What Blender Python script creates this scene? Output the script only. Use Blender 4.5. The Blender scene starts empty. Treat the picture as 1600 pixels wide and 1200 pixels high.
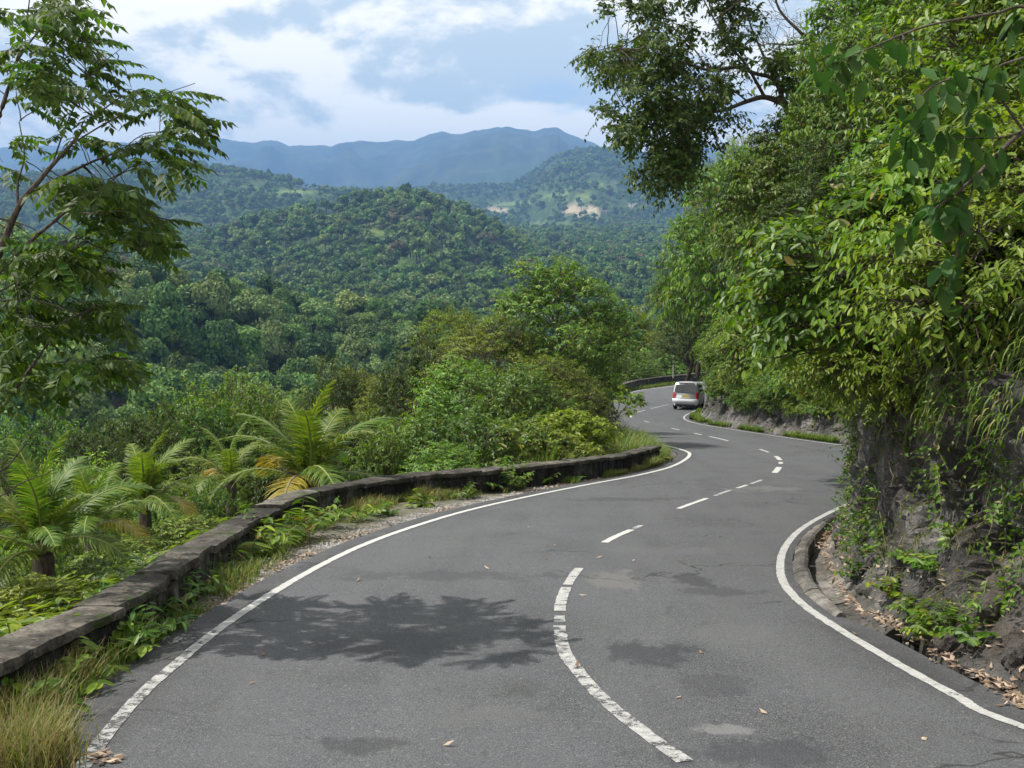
import bpy, math, random
import numpy as np
from mathutils import Vector

SC = bpy.context.scene
COL = SC.collection
R_ = math.radians
SEED = 7
rng = np.random.default_rng(SEED)

# ------------------------------------------------------------------ camera
F = 1715.0                       # focal length in pixels of the 1600 px wide photograph
CAM = np.array([0.0, 0.0, 2.36])
PITCH = math.atan((600 - 380) / F)
cam = bpy.data.cameras.new('camera')
cam.sensor_width = 36.0
cam.lens = 36.0 * F / 1600.0
cam.clip_start = 0.1
cam.clip_end = 40000
cam_o = bpy.data.objects.new('camera', cam)
cam_o.location = CAM
cam_o.rotation_euler = (math.pi / 2 - PITCH, 0, 0)
COL.objects.link(cam_o)
SC.camera = cam_o

# ------------------------------------------------------------------ light
SUN_DIR = Vector((-0.80, 0.14, 0.0)).normalized()
SUN_EL = R_(56)
SUN_DIR = Vector((SUN_DIR.x * math.cos(SUN_EL), SUN_DIR.y * math.cos(SUN_EL), math.sin(SUN_EL)))
sun = bpy.data.lights.new('sun', 'SUN')
sun.energy = 3.5
sun.angle = R_(0.6)
sun.color = (1.0, 0.95, 0.87)
sun_o = bpy.data.objects.new('sun', sun)
sun_o.rotation_euler = SUN_DIR.to_track_quat('Z', 'Y').to_euler()
sun_o.location = (-30, -10, 60)
COL.objects.link(sun_o)

world = bpy.data.worlds.new('World')
SC.world = world
world.use_nodes = True

CLOUD_AT = (1.49, 13.3, 5.9)


def world_nodes():
    nt = world.node_tree
    nt.nodes.clear()
    N = nt.nodes.new
    L = nt.links.new
    out = N('ShaderNodeOutputWorld')
    bg = N('ShaderNodeBackground')
    bg.inputs[1].default_value = 0.09
    L(bg.outputs[0], out.inputs[0])
    sky = N('ShaderNodeTexSky')
    sky.sky_type = 'NISHITA'
    sky.sun_disc = False
    sky.sun_elevation = SUN_EL
    sky.sun_rotation = math.atan2(SUN_DIR.x, SUN_DIR.y)
    sky.altitude = 900
    sky.air_density = 0.8
    sky.dust_density = 0.3
    sky.ozone_density = 1.0
    tc = N('ShaderNodeTexCoord')
    sep = N('ShaderNodeSeparateXYZ')
    L(tc.outputs['Generated'], sep.inputs[0])

    def math_(op, a, b=None, c=None):
        n = N('ShaderNodeMath')
        n.operation = op
        for i, v in enumerate((a, b, c)):
            if v is None:
                continue
            if isinstance(v, (int, float)):
                n.inputs[i].default_value = v
            else:
                L(v, n.inputs[i])
        return n.outputs[0]
    zz = math_('MAXIMUM', sep.outputs[2], 0.0)

    def layer(lift):
        """cloud density of the layer seen in perspective; lift looks a little higher up"""
        den = math_('ADD', zz, 0.42 + lift)
        comb = N('ShaderNodeCombineXYZ')
        L(math_('DIVIDE', sep.outputs[0], den), comb.inputs[0])
        L(math_('DIVIDE', sep.outputs[1], den), comb.inputs[1])
        mp = N('ShaderNodeMapping')
        mp.inputs['Location'].default_value = CLOUD_AT
        L(comb.outputs[0], mp.inputs[0])
        n1 = N('ShaderNodeTexNoise')
        n1.inputs['Scale'].default_value = 2.9
        n1.inputs['Detail'].default_value = 8
        n1.inputs['Roughness'].default_value = 0.58
        n1.inputs['Distortion'].default_value = 0.2
        L(mp.outputs[0], n1.inputs['Vector'])
        n0 = N('ShaderNodeTexNoise')
        n0.inputs['Scale'].default_value = 1.3
        n0.inputs['Detail'].default_value = 2
        L(mp.outputs[0], n0.inputs['Vector'])
        return math_('ADD', math_('MULTIPLY', n1.outputs[0], 0.65), math_('MULTIPLY', n0.outputs[0], 0.35))
    here, above = layer(0.0), layer(0.026)
    cover = N('ShaderNodeMapRange')
    cover.interpolation_type = 'SMOOTHSTEP'
    cover.inputs[1].default_value = 0.30
    cover.inputs[2].default_value = 0.45
    L(math_('ADD', here, math_('MULTIPLY', math_('MAXIMUM', math_('SUBTRACT', 0.115, zz), 0.0), 1.1)), cover.inputs[0])
    # tops are sunlit, undersides and thick parts grey
    shade = N('ShaderNodeMapRange')
    shade.interpolation_type = 'SMOOTHSTEP'
    shade.inputs[1].default_value = -0.028
    shade.inputs[2].default_value = 0.040
    L(math_('ADD', math_('SUBTRACT', above, here), math_('SUBTRACT', math_('MULTIPLY', math_('SUBTRACT', here, 0.52), 0.22), math_('MULTIPLY', math_('MAXIMUM', math_('SUBTRACT', 0.125, zz), 0.0), 0.32))), shade.inputs[0])
    cc = N('ShaderNodeMix')
    cc.data_type = 'RGBA'
    L(shade.outputs[0], cc.inputs[0])
    cc.inputs[6].default_value = (8.4, 7.95, 7.1, 1)
    cc.inputs[7].default_value = (4.15, 4.7, 5.05, 1)
    mix = N('ShaderNodeMix')
    mix.data_type = 'RGBA'
    L(cover.outputs[0], mix.inputs[0])
    L(sky.outputs[0], mix.inputs[6])
    L(cc.outputs[2], mix.inputs[7])
    L(mix.outputs[2], bg.inputs[0])


world_nodes()
SC.view_settings.view_transform = 'Standard'
SC.view_settings.look = 'None'
SC.view_settings.exposure = 1.08
SC.view_settings.gamma = 1.0
SC.view_settings.use_curve_mapping = False
SC.render.engine = 'CYCLES'
cy = SC.cycles
cy.max_bounces = 6
cy.diffuse_bounces = 3
cy.glossy_bounces = 2
cy.transmission_bounces = 4
cy.volume_bounces = 0
cy.transparent_max_bounces = 8
cy.caustics_reflective = False
cy.caustics_refractive = False
cy.use_adaptive_sampling = True
cy.adaptive_threshold = 0.015
cy.use_denoising = True
try:
    cy.denoiser = 'OPENIMAGEDENOISE'
except Exception:
    pass


# ------------------------------------------------------------------ helpers: objects
def tag(o, label=None, cat=None, group=None, kind=None):
    if label: o['label'] = label
    if cat: o['category'] = cat
    if group: o['group'] = group
    if kind: o['kind'] = kind
    return o


def empty(name, loc=(0, 0, 0), rz=0.0, sc=1.0):
    o = bpy.data.objects.new(name, None)
    o.location = loc
    o.rotation_euler = (0, 0, rz)
    o.scale = (sc, sc, sc)
    o.empty_display_size = 0.2
    COL.objects.link(o)
    return o


def link(name, me, parent=None, loc=(0, 0, 0)):
    o = bpy.data.objects.new(name, me)
    o.location = loc
    COL.objects.link(o)
    if parent is not None:
        o.parent = parent
    return o


def mesh(name, V, faces, mats, smooth=False):
    """faces: list of (index array (n,k), material index)"""
    me = bpy.data.meshes.new(name)
    V = np.asarray(V, dtype=np.float32)
    me.vertices.add(len(V))
    me.vertices.foreach_set('co', V.ravel())
    li, starts, tot, mi = [], [], [], []
    pos = 0
    for fa, m in faces:
        fa = np.asarray(fa, dtype=np.int32)
        if len(fa) == 0:
            continue
        n, k = fa.shape
        li.append(fa.ravel())
        starts.append(pos + np.arange(n) * k)
        tot.append(np.full(n, k))
        mi.append(np.full(n, m))
        pos += n * k
    li = np.concatenate(li).astype(np.int32)
    me.loops.add(len(li))
    me.loops.foreach_set('vertex_index', li)
    st = np.concatenate(starts).astype(np.int32)
    me.polygons.add(len(st))
    me.polygons.foreach_set('loop_start', st)
    try:
        me.polygons.foreach_set('loop_total', np.concatenate(tot).astype(np.int32))
    except Exception:
        pass
    me.polygons.foreach_set('material_index', np.concatenate(mi).astype(np.int32))
    me.polygons.foreach_set('use_smooth', np.full(len(st), smooth))
    for m in mats:
        me.materials.append(m)
    me.update(calc_edges=True)
    me.validate()
    return me


class Geo:
    """collects pieces, each with its own material slot, into one mesh"""
    def __init__(self):
        self.V, self.F, self.n = [], [], 0

    def add(self, V, Fs, m=0):
        V = np.asarray(V, float).reshape(-1, 3)
        Fs = np.asarray(Fs, int)
        if len(Fs):
            self.F.append((Fs + self.n, m))
        self.V.append(V)
        self.n += len(V)

    def box(self, c, s, m=0, rz=0.0):
        c = np.asarray(c, float); s = np.asarray(s, float) / 2
        v = np.array([[x, y, z] for x in (-1, 1) for y in (-1, 1) for z in (-1, 1)], float) * s
        ca, sa = math.cos(rz), math.sin(rz)
        v = np.c_[v[:, 0] * ca - v[:, 1] * sa, v[:, 0] * sa + v[:, 1] * ca, v[:, 2]] + c
        f = [[0, 1, 3, 2], [4, 6, 7, 5], [0, 4, 5, 1], [2, 3, 7, 6], [0, 2, 6, 4], [1, 5, 7, 3]]
        self.add(v, f, m)

    def build(self, name, mats, parent=None, smooth=False, loc=(0, 0, 0)):
        return link(name, self.me(name, mats, smooth), parent, loc)

    def me(self, name, mats, smooth=False):
        return mesh(name, np.concatenate(self.V), self.F, mats if isinstance(mats, (list, tuple)) else [mats], smooth)


def unit(v):
    v = np.asarray(v, float)
    return v / np.maximum(np.linalg.norm(v, axis=-1, keepdims=True), 1e-9)


def catmull(P, n):
    """resample a control polyline by a centripetal-ish Catmull-Rom, n points per span"""
    P = np.asarray(P, float)
    Q = np.vstack([2 * P[0] - P[1], P, 2 * P[-1] - P[-2]])
    out = []
    t = np.linspace(0, 1, n, endpoint=False)[:, None]
    for i in range(1, len(Q) - 2):
        a, b, c, d = Q[i - 1], Q[i], Q[i + 1], Q[i + 2]
        out.append(0.5 * ((2 * b) + (c - a) * t + (2 * a - 5 * b + 4 * c - d) * t ** 2 + (3 * b - a - 3 * c + d) * t ** 3))
    out.append(P[-1:])
    return np.vstack(out)


def tube(P, Rad, sides=6, cap=True):
    P = np.asarray(P, float)
    Rad = np.broadcast_to(np.asarray(Rad, float), (len(P),))
    T = unit(np.gradient(P, axis=0))
    up = np.where(np.abs(T[:, 2:3]) > 0.95, [[1.0, 0, 0]], [[0, 0, 1.0]])
    A = unit(np.cross(T, up)); B = np.cross(T, A)
    a = np.linspace(0, 2 * np.pi, sides, endpoint=False)
    V = P[:, None] + Rad[:, None, None] * (np.cos(a)[None, :, None] * A[:, None] + np.sin(a)[None, :, None] * B[:, None])
    n = len(P)
    i, j = np.meshgrid(np.arange(n - 1), np.arange(sides), indexing='ij')
    k = (j + 1) % sides
    Fq = np.stack([i * sides + j, i * sides + k, (i + 1) * sides + k, (i + 1) * sides + j], -1).reshape(-1, 4)
    return V.reshape(-1, 3), Fq


def grid_faces(a, b):
    i, j = np.meshgrid(np.arange(a - 1), np.arange(b - 1), indexing='ij')
    return np.stack([i * b + j, i * b + j + 1, (i + 1) * b + j + 1, (i + 1) * b + j], -1).reshape(-1, 4)


# numpy value noise
def _h(ix, iy, iz):
    n = (ix * 374761393 + iy * 668265263 + iz * 2147483647 * 0 + iz * 1274126177) & 0xFFFFFFFF
    n = ((n ^ (n >> 13)) * 1274126177) & 0xFFFFFFFF
    return ((n ^ (n >> 16)) & 0xFFFF) / 65535.0


def vnoise(P):
    P = np.asarray(P, float)
    I = np.floor(P).astype(np.int64); f = P - I
    f = f * f * (3 - 2 * f)
    r = 0
    for dx in (0, 1):
        for dy in (0, 1):
            for dz in (0, 1):
                w = (f[..., 0] if dx else 1 - f[..., 0]) * (f[..., 1] if dy else 1 - f[..., 1]) * (f[..., 2] if dz else 1 - f[..., 2])
                r = r + w * _h(I[..., 0] + dx, I[..., 1] + dy, I[..., 2] + dz)
    return r * 2 - 1


def fbm(P, oct=4, gain=0.5):
    P = np.asarray(P, float)
    s, a = 0, 1.0
    for k in range(oct):
        s = s + a * vnoise(P * 2 ** k + 17.3 * k)
        a *= gain
    return s


def ridged(P, oct=4, gain=0.5):
    P = np.asarray(P, float)
    s, a = 0, 1.0
    for k in range(oct):
        s = s + a * (1 - 2 * np.abs(vnoise(P * 2 ** k + 9.1 * k)))
        a *= gain
    return s


def cells(P):
    """Worley cells: a random value per cell and the distance to the cell border"""
    P = np.asarray(P, float)
    I = np.floor(P).astype(np.int64)
    f1 = np.full(P.shape[:-1], 9.0); f2 = f1.copy(); val = np.zeros(P.shape[:-1])
    for dx in (-1, 0, 1):
        for dy in (-1, 0, 1):
            for dz in (-1, 0, 1):
                J = I + np.array([dx, dy, dz])
                o = np.stack([_h(J[..., 0] + 7 * k, J[..., 1] - 3 * k, J[..., 2] + 11 * k) for k in (0, 1, 2)], -1)
                d = np.linalg.norm(J + o - P, axis=-1)
                nearer = d < f1
                f2 = np.where(nearer, f1, np.minimum(f2, d))
                val = np.where(nearer, _h(J[..., 0] + 31, J[..., 1] + 17, J[..., 2] - 5), val)
                f1 = np.where(nearer, d, f1)
    return val, f2 - f1


# ------------------------------------------------------------------ helpers: materials
class M:
    """small node-tree writer"""
    def __init__(self, name):
        self.m = bpy.data.materials.new(name)
        self.m.use_nodes = True
        self.nt = self.m.node_tree
        self.nt.nodes.clear()
        self.out = self.n('ShaderNodeOutputMaterial')

    def n(self, t, **kw):
        nd = self.nt.nodes.new(t)
        for k, v in kw.items():
            setattr(nd, k, v)
        return nd

    def put(self, sock, v):
        if isinstance(v, bpy.types.NodeSocket):
            self.nt.links.new(v, sock)
        elif v is not None:
            if isinstance(v, (tuple, list)) and len(v) == 3 and sock.type == 'RGBA':
                v = (*v, 1)
            sock.default_value = v

    def noise(self, scale, detail=4, rough=0.55, vec=None, dist=0.0, out=0):
        nd = self.n('ShaderNodeTexNoise')
        self.put(nd.inputs['Scale'], scale); self.put(nd.inputs['Detail'], detail)
        self.put(nd.inputs['Roughness'], rough); self.put(nd.inputs['Distortion'], dist)
        if vec is not None: self.put(nd.inputs['Vector'], vec)
        return nd.outputs[out]

    def voronoi(self, scale, vec=None, feature='F1', out='Distance', rnd=1.0):
        nd = self.n('ShaderNodeTexVoronoi', feature=feature)
        self.put(nd.inputs['Scale'], scale); self.put(nd.inputs['Randomness'], rnd)
        if vec is not None: self.put(nd.inputs['Vector'], vec)
        return nd.outputs[out]

    def pos(self):
        return self.n('ShaderNodeNewGeometry').outputs['Position']

    def obj(self):
        return self.n('ShaderNodeTexCoord').outputs['Object']

    def rndobj(self):
        return self.n('ShaderNodeObjectInfo').outputs['Random']

    def island(self):
        return self.n('ShaderNodeNewGeometry').outputs['Random Per Island']

    def attr(self, name, out='Fac'):
        nd = self.n('ShaderNodeAttribute', attribute_name=name)
        return nd.outputs[out]

    def scalevec(self, vec, s):
        nd = self.n('ShaderNodeMapping')
        self.put(nd.inputs['Vector'], vec); nd.inputs['Scale'].default_value = s
        return nd.outputs[0]

    def rng(self, v, a, b, c=0.0, d=1.0, smooth=True):
        nd = self.n('ShaderNodeMapRange')
        if smooth: nd.interpolation_type = 'SMOOTHSTEP'
        self.put(nd.inputs[0], v)
        for i, q in enumerate((a, b, c, d)): self.put(nd.inputs[i + 1], q)
        return nd.outputs[0]

    def math(self, op, a, b=0.0, clamp=False):
        nd = self.n('ShaderNodeMath', operation=op, use_clamp=clamp)
        self.put(nd.inputs[0], a); self.put(nd.inputs[1], b)
        return nd.outputs[0]

    def mix(self, f, a, b, blend='MIX'):
        nd = self.n('ShaderNodeMix', data_type='RGBA', blend_type=blend)
        self.put(nd.inputs[0], f); self.put(nd.inputs[6], a); self.put(nd.inputs[7], b)
        return nd.outputs[2]

    def ramp(self, f, stops):
        nd = self.n('ShaderNodeValToRGB')
        el = nd.color_ramp.elements
        while len(el) < len(stops): el.new(0.5)
        for e, (p, c) in zip(el, stops):
            e.position = p; e.color = (*c, 1) if len(c) == 3 else c
        self.put(nd.inputs[0], f)
        return nd.outputs[0]

    def hsv(self, col, h=0.5, s=1.0, v=1.0):
        nd = self.n('ShaderNodeHueSaturation')
        self.put(nd.inputs['Color'], col); self.put(nd.inputs['Hue'], h)
        self.put(nd.inputs['Saturation'], s); self.put(nd.inputs['Value'], v)
        return nd.outputs[0]

    def bump(self, h, strength=0.5, dist=0.02, normal=None):
        nd = self.n('ShaderNodeBump')
        self.put(nd.inputs['Height'], h); nd.inputs['Strength'].default_value = strength
        nd.inputs['Distance'].default_value = dist
        if normal is not None: self.put(nd.inputs['Normal'], normal)
        return nd.outputs[0]

    def bsdf(self, col, rough=0.6, spec=0.5, normal=None, metal=0.0, **kw):
        nd = self.n('ShaderNodeBsdfPrincipled')
        self.put(nd.inputs['Base Color'], col); self.put(nd.inputs['Roughness'], rough)
        self.put(nd.inputs['Specular IOR Level'], spec); self.put(nd.inputs['Metallic'], metal)
        if normal is not None: self.put(nd.inputs['Normal'], normal)
        for k, v in kw.items(): self.put(nd.inputs[k], v)
        return nd.outputs[0]

    def done(self, sh):
        self.nt.links.new(sh, self.out.inputs['Surface'])
        return self.m


def leaf_mat(name, lo, mid, hi, trans=0.35, tcol=None, rough=0.45, spec=0.35, dead=None, objvar=0.12):
    m = M(name)
    isl = m.island()
    stops = [(0.0, lo), (0.55, mid), (1.0, hi)]
    if dead: stops = [(0.0, dead), (0.03, dead), (0.05, lo), (0.6, mid), (1.0, hi)]
    col = m.ramp(isl, stops)
    r = m.rndobj()
    col = m.hsv(col, h=m.rng(r, 0, 1, 0.5 - 0.022, 0.5 + 0.022, False), s=1.0,
                v=m.rng(m.math('FRACT', m.math('MULTIPLY', r, 7.31)), 0, 1, 1 - objvar, 1 + objvar, False))
    b = m.bsdf(col, rough, spec)
    t = m.n('ShaderNodeBsdfTranslucent')
    tc = m.mix(1.0, col, tcol or (1.25, 1.45, 0.55), 'MULTIPLY')
    m.put(t.inputs[0], tc)
    mx = m.n('ShaderNodeMixShader')
    mx.inputs[0].default_value = trans
    m.nt.links.new(b, mx.inputs[1]); m.nt.links.new(t.outputs[0], mx.inputs[2])
    return m.done(mx.outputs[0])


# ------------------------------------------------------------------ the lie of the land
def g(y):
    """height of the road surface; it falls away from the camera and eases beyond the first bends"""
    y = np.asarray(y, float)
    a = -0.123 * np.minimum(y, 62)
    t = np.clip(y - 62, 0, 40)
    b = -(0.123 * t - 0.5 * (0.068 / 40) * t ** 2)
    c = -0.055 * np.maximum(y - 102, 0)
    return a + b + c


def ray(px, py):
    c, s = math.cos(PITCH), math.sin(PITCH)
    d = np.array([px - 800.0, 0, 0]) + F * np.array([0, c, -s]) + (600.0 - py) * np.array([0, s, c])
    return d


def on_road(px, py, dz=0.0):
    d = ray(px, py)
    lo, hi = 1.0, 400.0
    for _ in range(60):
        m = (lo + hi) / 2
        p = CAM + d * (m / d[1])
        if p[2] > g(m) + dz: lo = m
        else: hi = m
    return CAM + d * (lo / d[1])


def at(px, py, y):
    d = ray(px, py)
    return CAM + d * (y / d[1])


def rows(x, y, z):
    """photograph row and column of world points"""
    c, s = math.cos(PITCH), math.sin(PITCH)
    zz = z - CAM[2]
    dep = y * c - zz * s
    return 800 + F * x / dep, 600 - F * (y * s + zz * c) / dep


ST = [  # matched stations: left edge line, centre line, right edge line (pixel pairs, or plan points given as ('p', x, y))
    (('p', -0.2, -6), ('p', 4.5, -6), ('p', 8.0, -5)),
    (('p', -1.7, 0.5), ('p', 3.0, 1), ('p', 6.0, 1.5)),
    ((150, 1170), (1055, 1180), (1680, 1165)),
    ((290, 1025), (900, 1045), (1480, 1080)),
    ((390, 950), (875, 985), (1290, 970)),
    ((480, 895), (880, 930), (1232, 922)),
    ((560, 855), (905, 888), (1219, 885)),
    ((640, 825), (945, 848), (1230, 850)),
    ((730, 798), (1000, 822), (1262, 820)),
    ((830, 775), (1060, 795), (1320, 790)),
    ((920, 757), (1130, 770), ('p', 8.2, 23.2)),
    ((1000, 742), (1190, 750), ('p', 10.1, 27.3)),
    ((1052, 728), (1213, 736), ('p', 11.6, 31.5)),
    ((1077, 712), (1218, 718), ('p', 12.2, 36)),
    ((1066, 703), (1190, 703), (1310, 695)),
    (('p', 5.1, 40), (1130, 687), (1230, 684)),
    (('p', 4.7, 46), (1085, 677), (1150, 672)),
    (('p', 4.2, 52), (1045, 668), (1090, 662)),
    (('p', 4.0, 60), (1003, 657), (1070, 655)),
    (('p', 4.3, 69), (985, 650), (1073, 648)),
    (('p', 5.8, 79), (1000, 643), (1097, 637)),
    (('p', 10.5, 97), (1045, 632), ('p', 17.0, 88)),
    (('p', 14.2, 103.5), ('p', 18.5, 97.5), ('p', 22, 94)),
    (('p', 22, 113), ('p', 24.5, 107), ('p', 27.5, 101)),
    (('p', 44, 130), ('p', 46, 123), ('p', 48, 116)),
]


def plan(q):
    return np.array([q[1], q[2]], float) if q[0] == 'p' else on_road(q[0], q[1])[:2]


SP = 14
Lc = catmull([plan(s[0]) for s in ST], SP)
Cc = catmull([plan(s[1]) for s in ST], SP)
Rc = catmull([plan(s[2]) for s in ST], SP)


def left_normal(Pl):
    t = unit(np.gradient(Pl, axis=0))
    n = np.c_[-t[:, 1], t[:, 0]]
    for _ in range(3):
        n[1:-1] = unit(n[:-2] + 2 * n[1:-1] + n[2:])
    return n


nL, nC, nR = left_normal(Lc), left_normal(Cc), left_normal(Rc)
EDGE_L = Lc + nL * 0.36
gapR = np.interp(np.arange(len(Rc)) / SP,
                 [0, 2, 3, 4, 5, 6, 7, 8, 9, 10, 11, 12, 14, 16, 18, 20, 24],
                 [0.42, 0.42, .5, .66, .78, .78, .66, .5, .2, .5, .9, 1.0, .8, .75, .95, .6, .8])
roadR = np.interp(np.arange(len(Rc)) / SP, [0, 3, 3.7, 4.3, 7.5, 9, 10, 24], [0.34, .36, .34, .16, .14, .1, .3, .3])
EDGE_R = Rc - nR * roadR[:, None]
BASE = Rc - nR * gapR[:, None]            # foot of the rock bank


def poly_dist(P, Q):
    """distance from points P (n,2) to polyline Q and parameter of the nearest point"""
    best = np.full(len(P), 1e9); idx = np.zeros(len(P))
    for i in range(len(Q) - 1):
        a, b = Q[i], Q[i + 1]
        d = b - a
        t = np.clip(((P - a) @ d) / max(d @ d, 1e-9), 0, 1)
        dd = np.hypot(*(P - a - t[:, None] * d).T)
        m = dd < best
        best[m] = dd[m]; idx[m] = i + t[m]
    return best, idx


def in_poly(P, Q):
    x, y = P[:, 0], P[:, 1]
    c = np.zeros(len(P), bool)
    j = len(Q) - 1
    for i in range(len(Q)):
        xi, yi = Q[i]; xj, yj = Q[j]
        m = ((yi > y) != (yj > y)) & (x < (xj - xi) * (y - yi) / (yj - yi + 1e-12) + xi)
        c ^= m
        j = i
    return c


ROADPOLY = np.vstack([EDGE_L[::3], EDGE_R[::-3]])
EL3, ER3 = EDGE_L[::3], EDGE_R[::3]

RIDGES = [  # crest columns, crest rows, distance, front slope, back slope
    ([-700, 0, 120, 250, 320, 380, 500, 640, 760, 900, 1300], [425, 452, 455, 462, 478, 494, 512, 532, 560, 600, 640], 370, 0.17, 0.55),
    ([-700, 100, 200, 300, 380, 480, 560, 620, 660, 700, 760, 820, 870, 950, 1200], [450, 445, 430, 392, 364, 343, 327, 318, 319, 336, 362, 398, 450, 520, 560], 1250, 0.24, 0.16),
    ([-700, 0, 100, 200, 270, 340, 420, 520, 580, 650, 750, 900], [310, 287, 278, 270, 266, 270, 284, 303, 312, 325, 350, 400], 2500, 0.24, 0.12),
    ([-500, 400, 560, 650, 740, 800, 830, 870, 900, 930, 985, 1040, 1100, 1400], [320, 312, 306, 303, 299, 297, 281, 255, 247, 244, 248, 262, 268, 250], 4300, 0.20, 0.1),
    ([-700, 0, 200, 300, 340, 400, 428, 440, 455, 490, 520, 545, 600, 650, 690, 715, 740, 760, 790, 830, 850, 870, 900, 940, 985, 1100, 1700],
     [250, 238, 228, 226, 223, 229, 225, 228, 234, 232, 234, 227, 227, 225, 212, 216, 211, 210, 206, 213, 208, 206, 221, 236, 242, 236, 240], 9000, 0.26, 0.2),
]


def far_land(x, y):
    px = 800 + 1729 * x / np.maximum(y, 1)
    P2 = np.stack([x, y, np.zeros_like(x)], -1)
    z = np.where(y < 700, -44.0, -44 + 0.043 * (y - 700)) + 5 * fbm(P2 / 180, 3) * np.clip(y / 900, 0, 1)
    z = np.minimum(z, 150)
    for i, (cx, cr, D, sf, sb) in enumerate(RIDGES):
        row = np.interp(px, cx, cr)
        wob = fbm(np.stack([px / 260, np.zeros_like(px), np.full_like(px, 3.7 * i)], -1), 3)
        Dd = D * (1 + 0.10 * wob)
        hc = CAM[2] + Dd * (380 - row) / F
        dy = y - Dd
        s = np.where(dy < 0, sf, sb)
        e = 0.035 * D
        fall = s * (np.sqrt(dy ** 2 + e ** 2) - e)
        gull = ridged(P2 / (D * 0.085), 4) * (0.10, 0.22, 0.22, 0.22, 0.34)[i] * np.minimum(fall, 0.035 * D)
        zz = hc - fall + gull
        if i == 4: zz = zz + 14 * fbm(P2 / 130, 3)
        if i == 3: zz = zz + 5 * fbm(P2 / 70, 3)
        k = 0.006 * D
        h = np.clip(0.5 + 0.5 * (zz - z) / k, 0, 1)
        z = z * (1 - h) + zz * h + k * h * (1 - h) * 0.6
    return z


def land(x, y):
    """ground height everywhere; left of the road the bank drops into the valley"""
    x = np.asarray(x, float); y = np.asarray(y, float)
    sh = x.shape
    x = x.ravel(); y = y.ravel()
    zf = far_land(x, y)
    near = y < 230
    z = zf.copy()
    if near.any():
        P = np.c_[x, y][near]
        dl, il = poly_dist(P, EL3)
        dr, _ = poly_dist(P, ER3)
        ins = in_poly(P, ROADPOLY)
        yn = P[:, 1]
        n2 = np.c_[P, np.zeros(len(P))]
        bump = 0.05 * fbm(n2 * 1.3, 3)
        dd = np.maximum(dl - 1.35, 0)
        drop = np.where(dd < 3, 0.16 * dd ** 2 * 0.9, 1.296 + 0.80 * (dd - 3))
        drop = np.where(yn > 85, drop * 0.55, drop)
        zl = g(yn) - 0.02 - drop + bump * np.clip(dl, 0, 1) + 0.5 * fbm(n2 / 4, 3) * np.clip(dd / 5, 0, 1)
        zr = g(yn) - 0.30
        zn = np.where(ins, g(yn) - 0.15, np.where(dr < dl, zr, np.maximum(zl, -46 + 2 * fbm(n2 / 15, 2))))
        keep = ins | (dr < dl)
        zz = np.where(keep, zn, np.maximum(zn, zf[near] - 0 * zn))
        z[near] = zz
    return z.reshape(sh)


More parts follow.
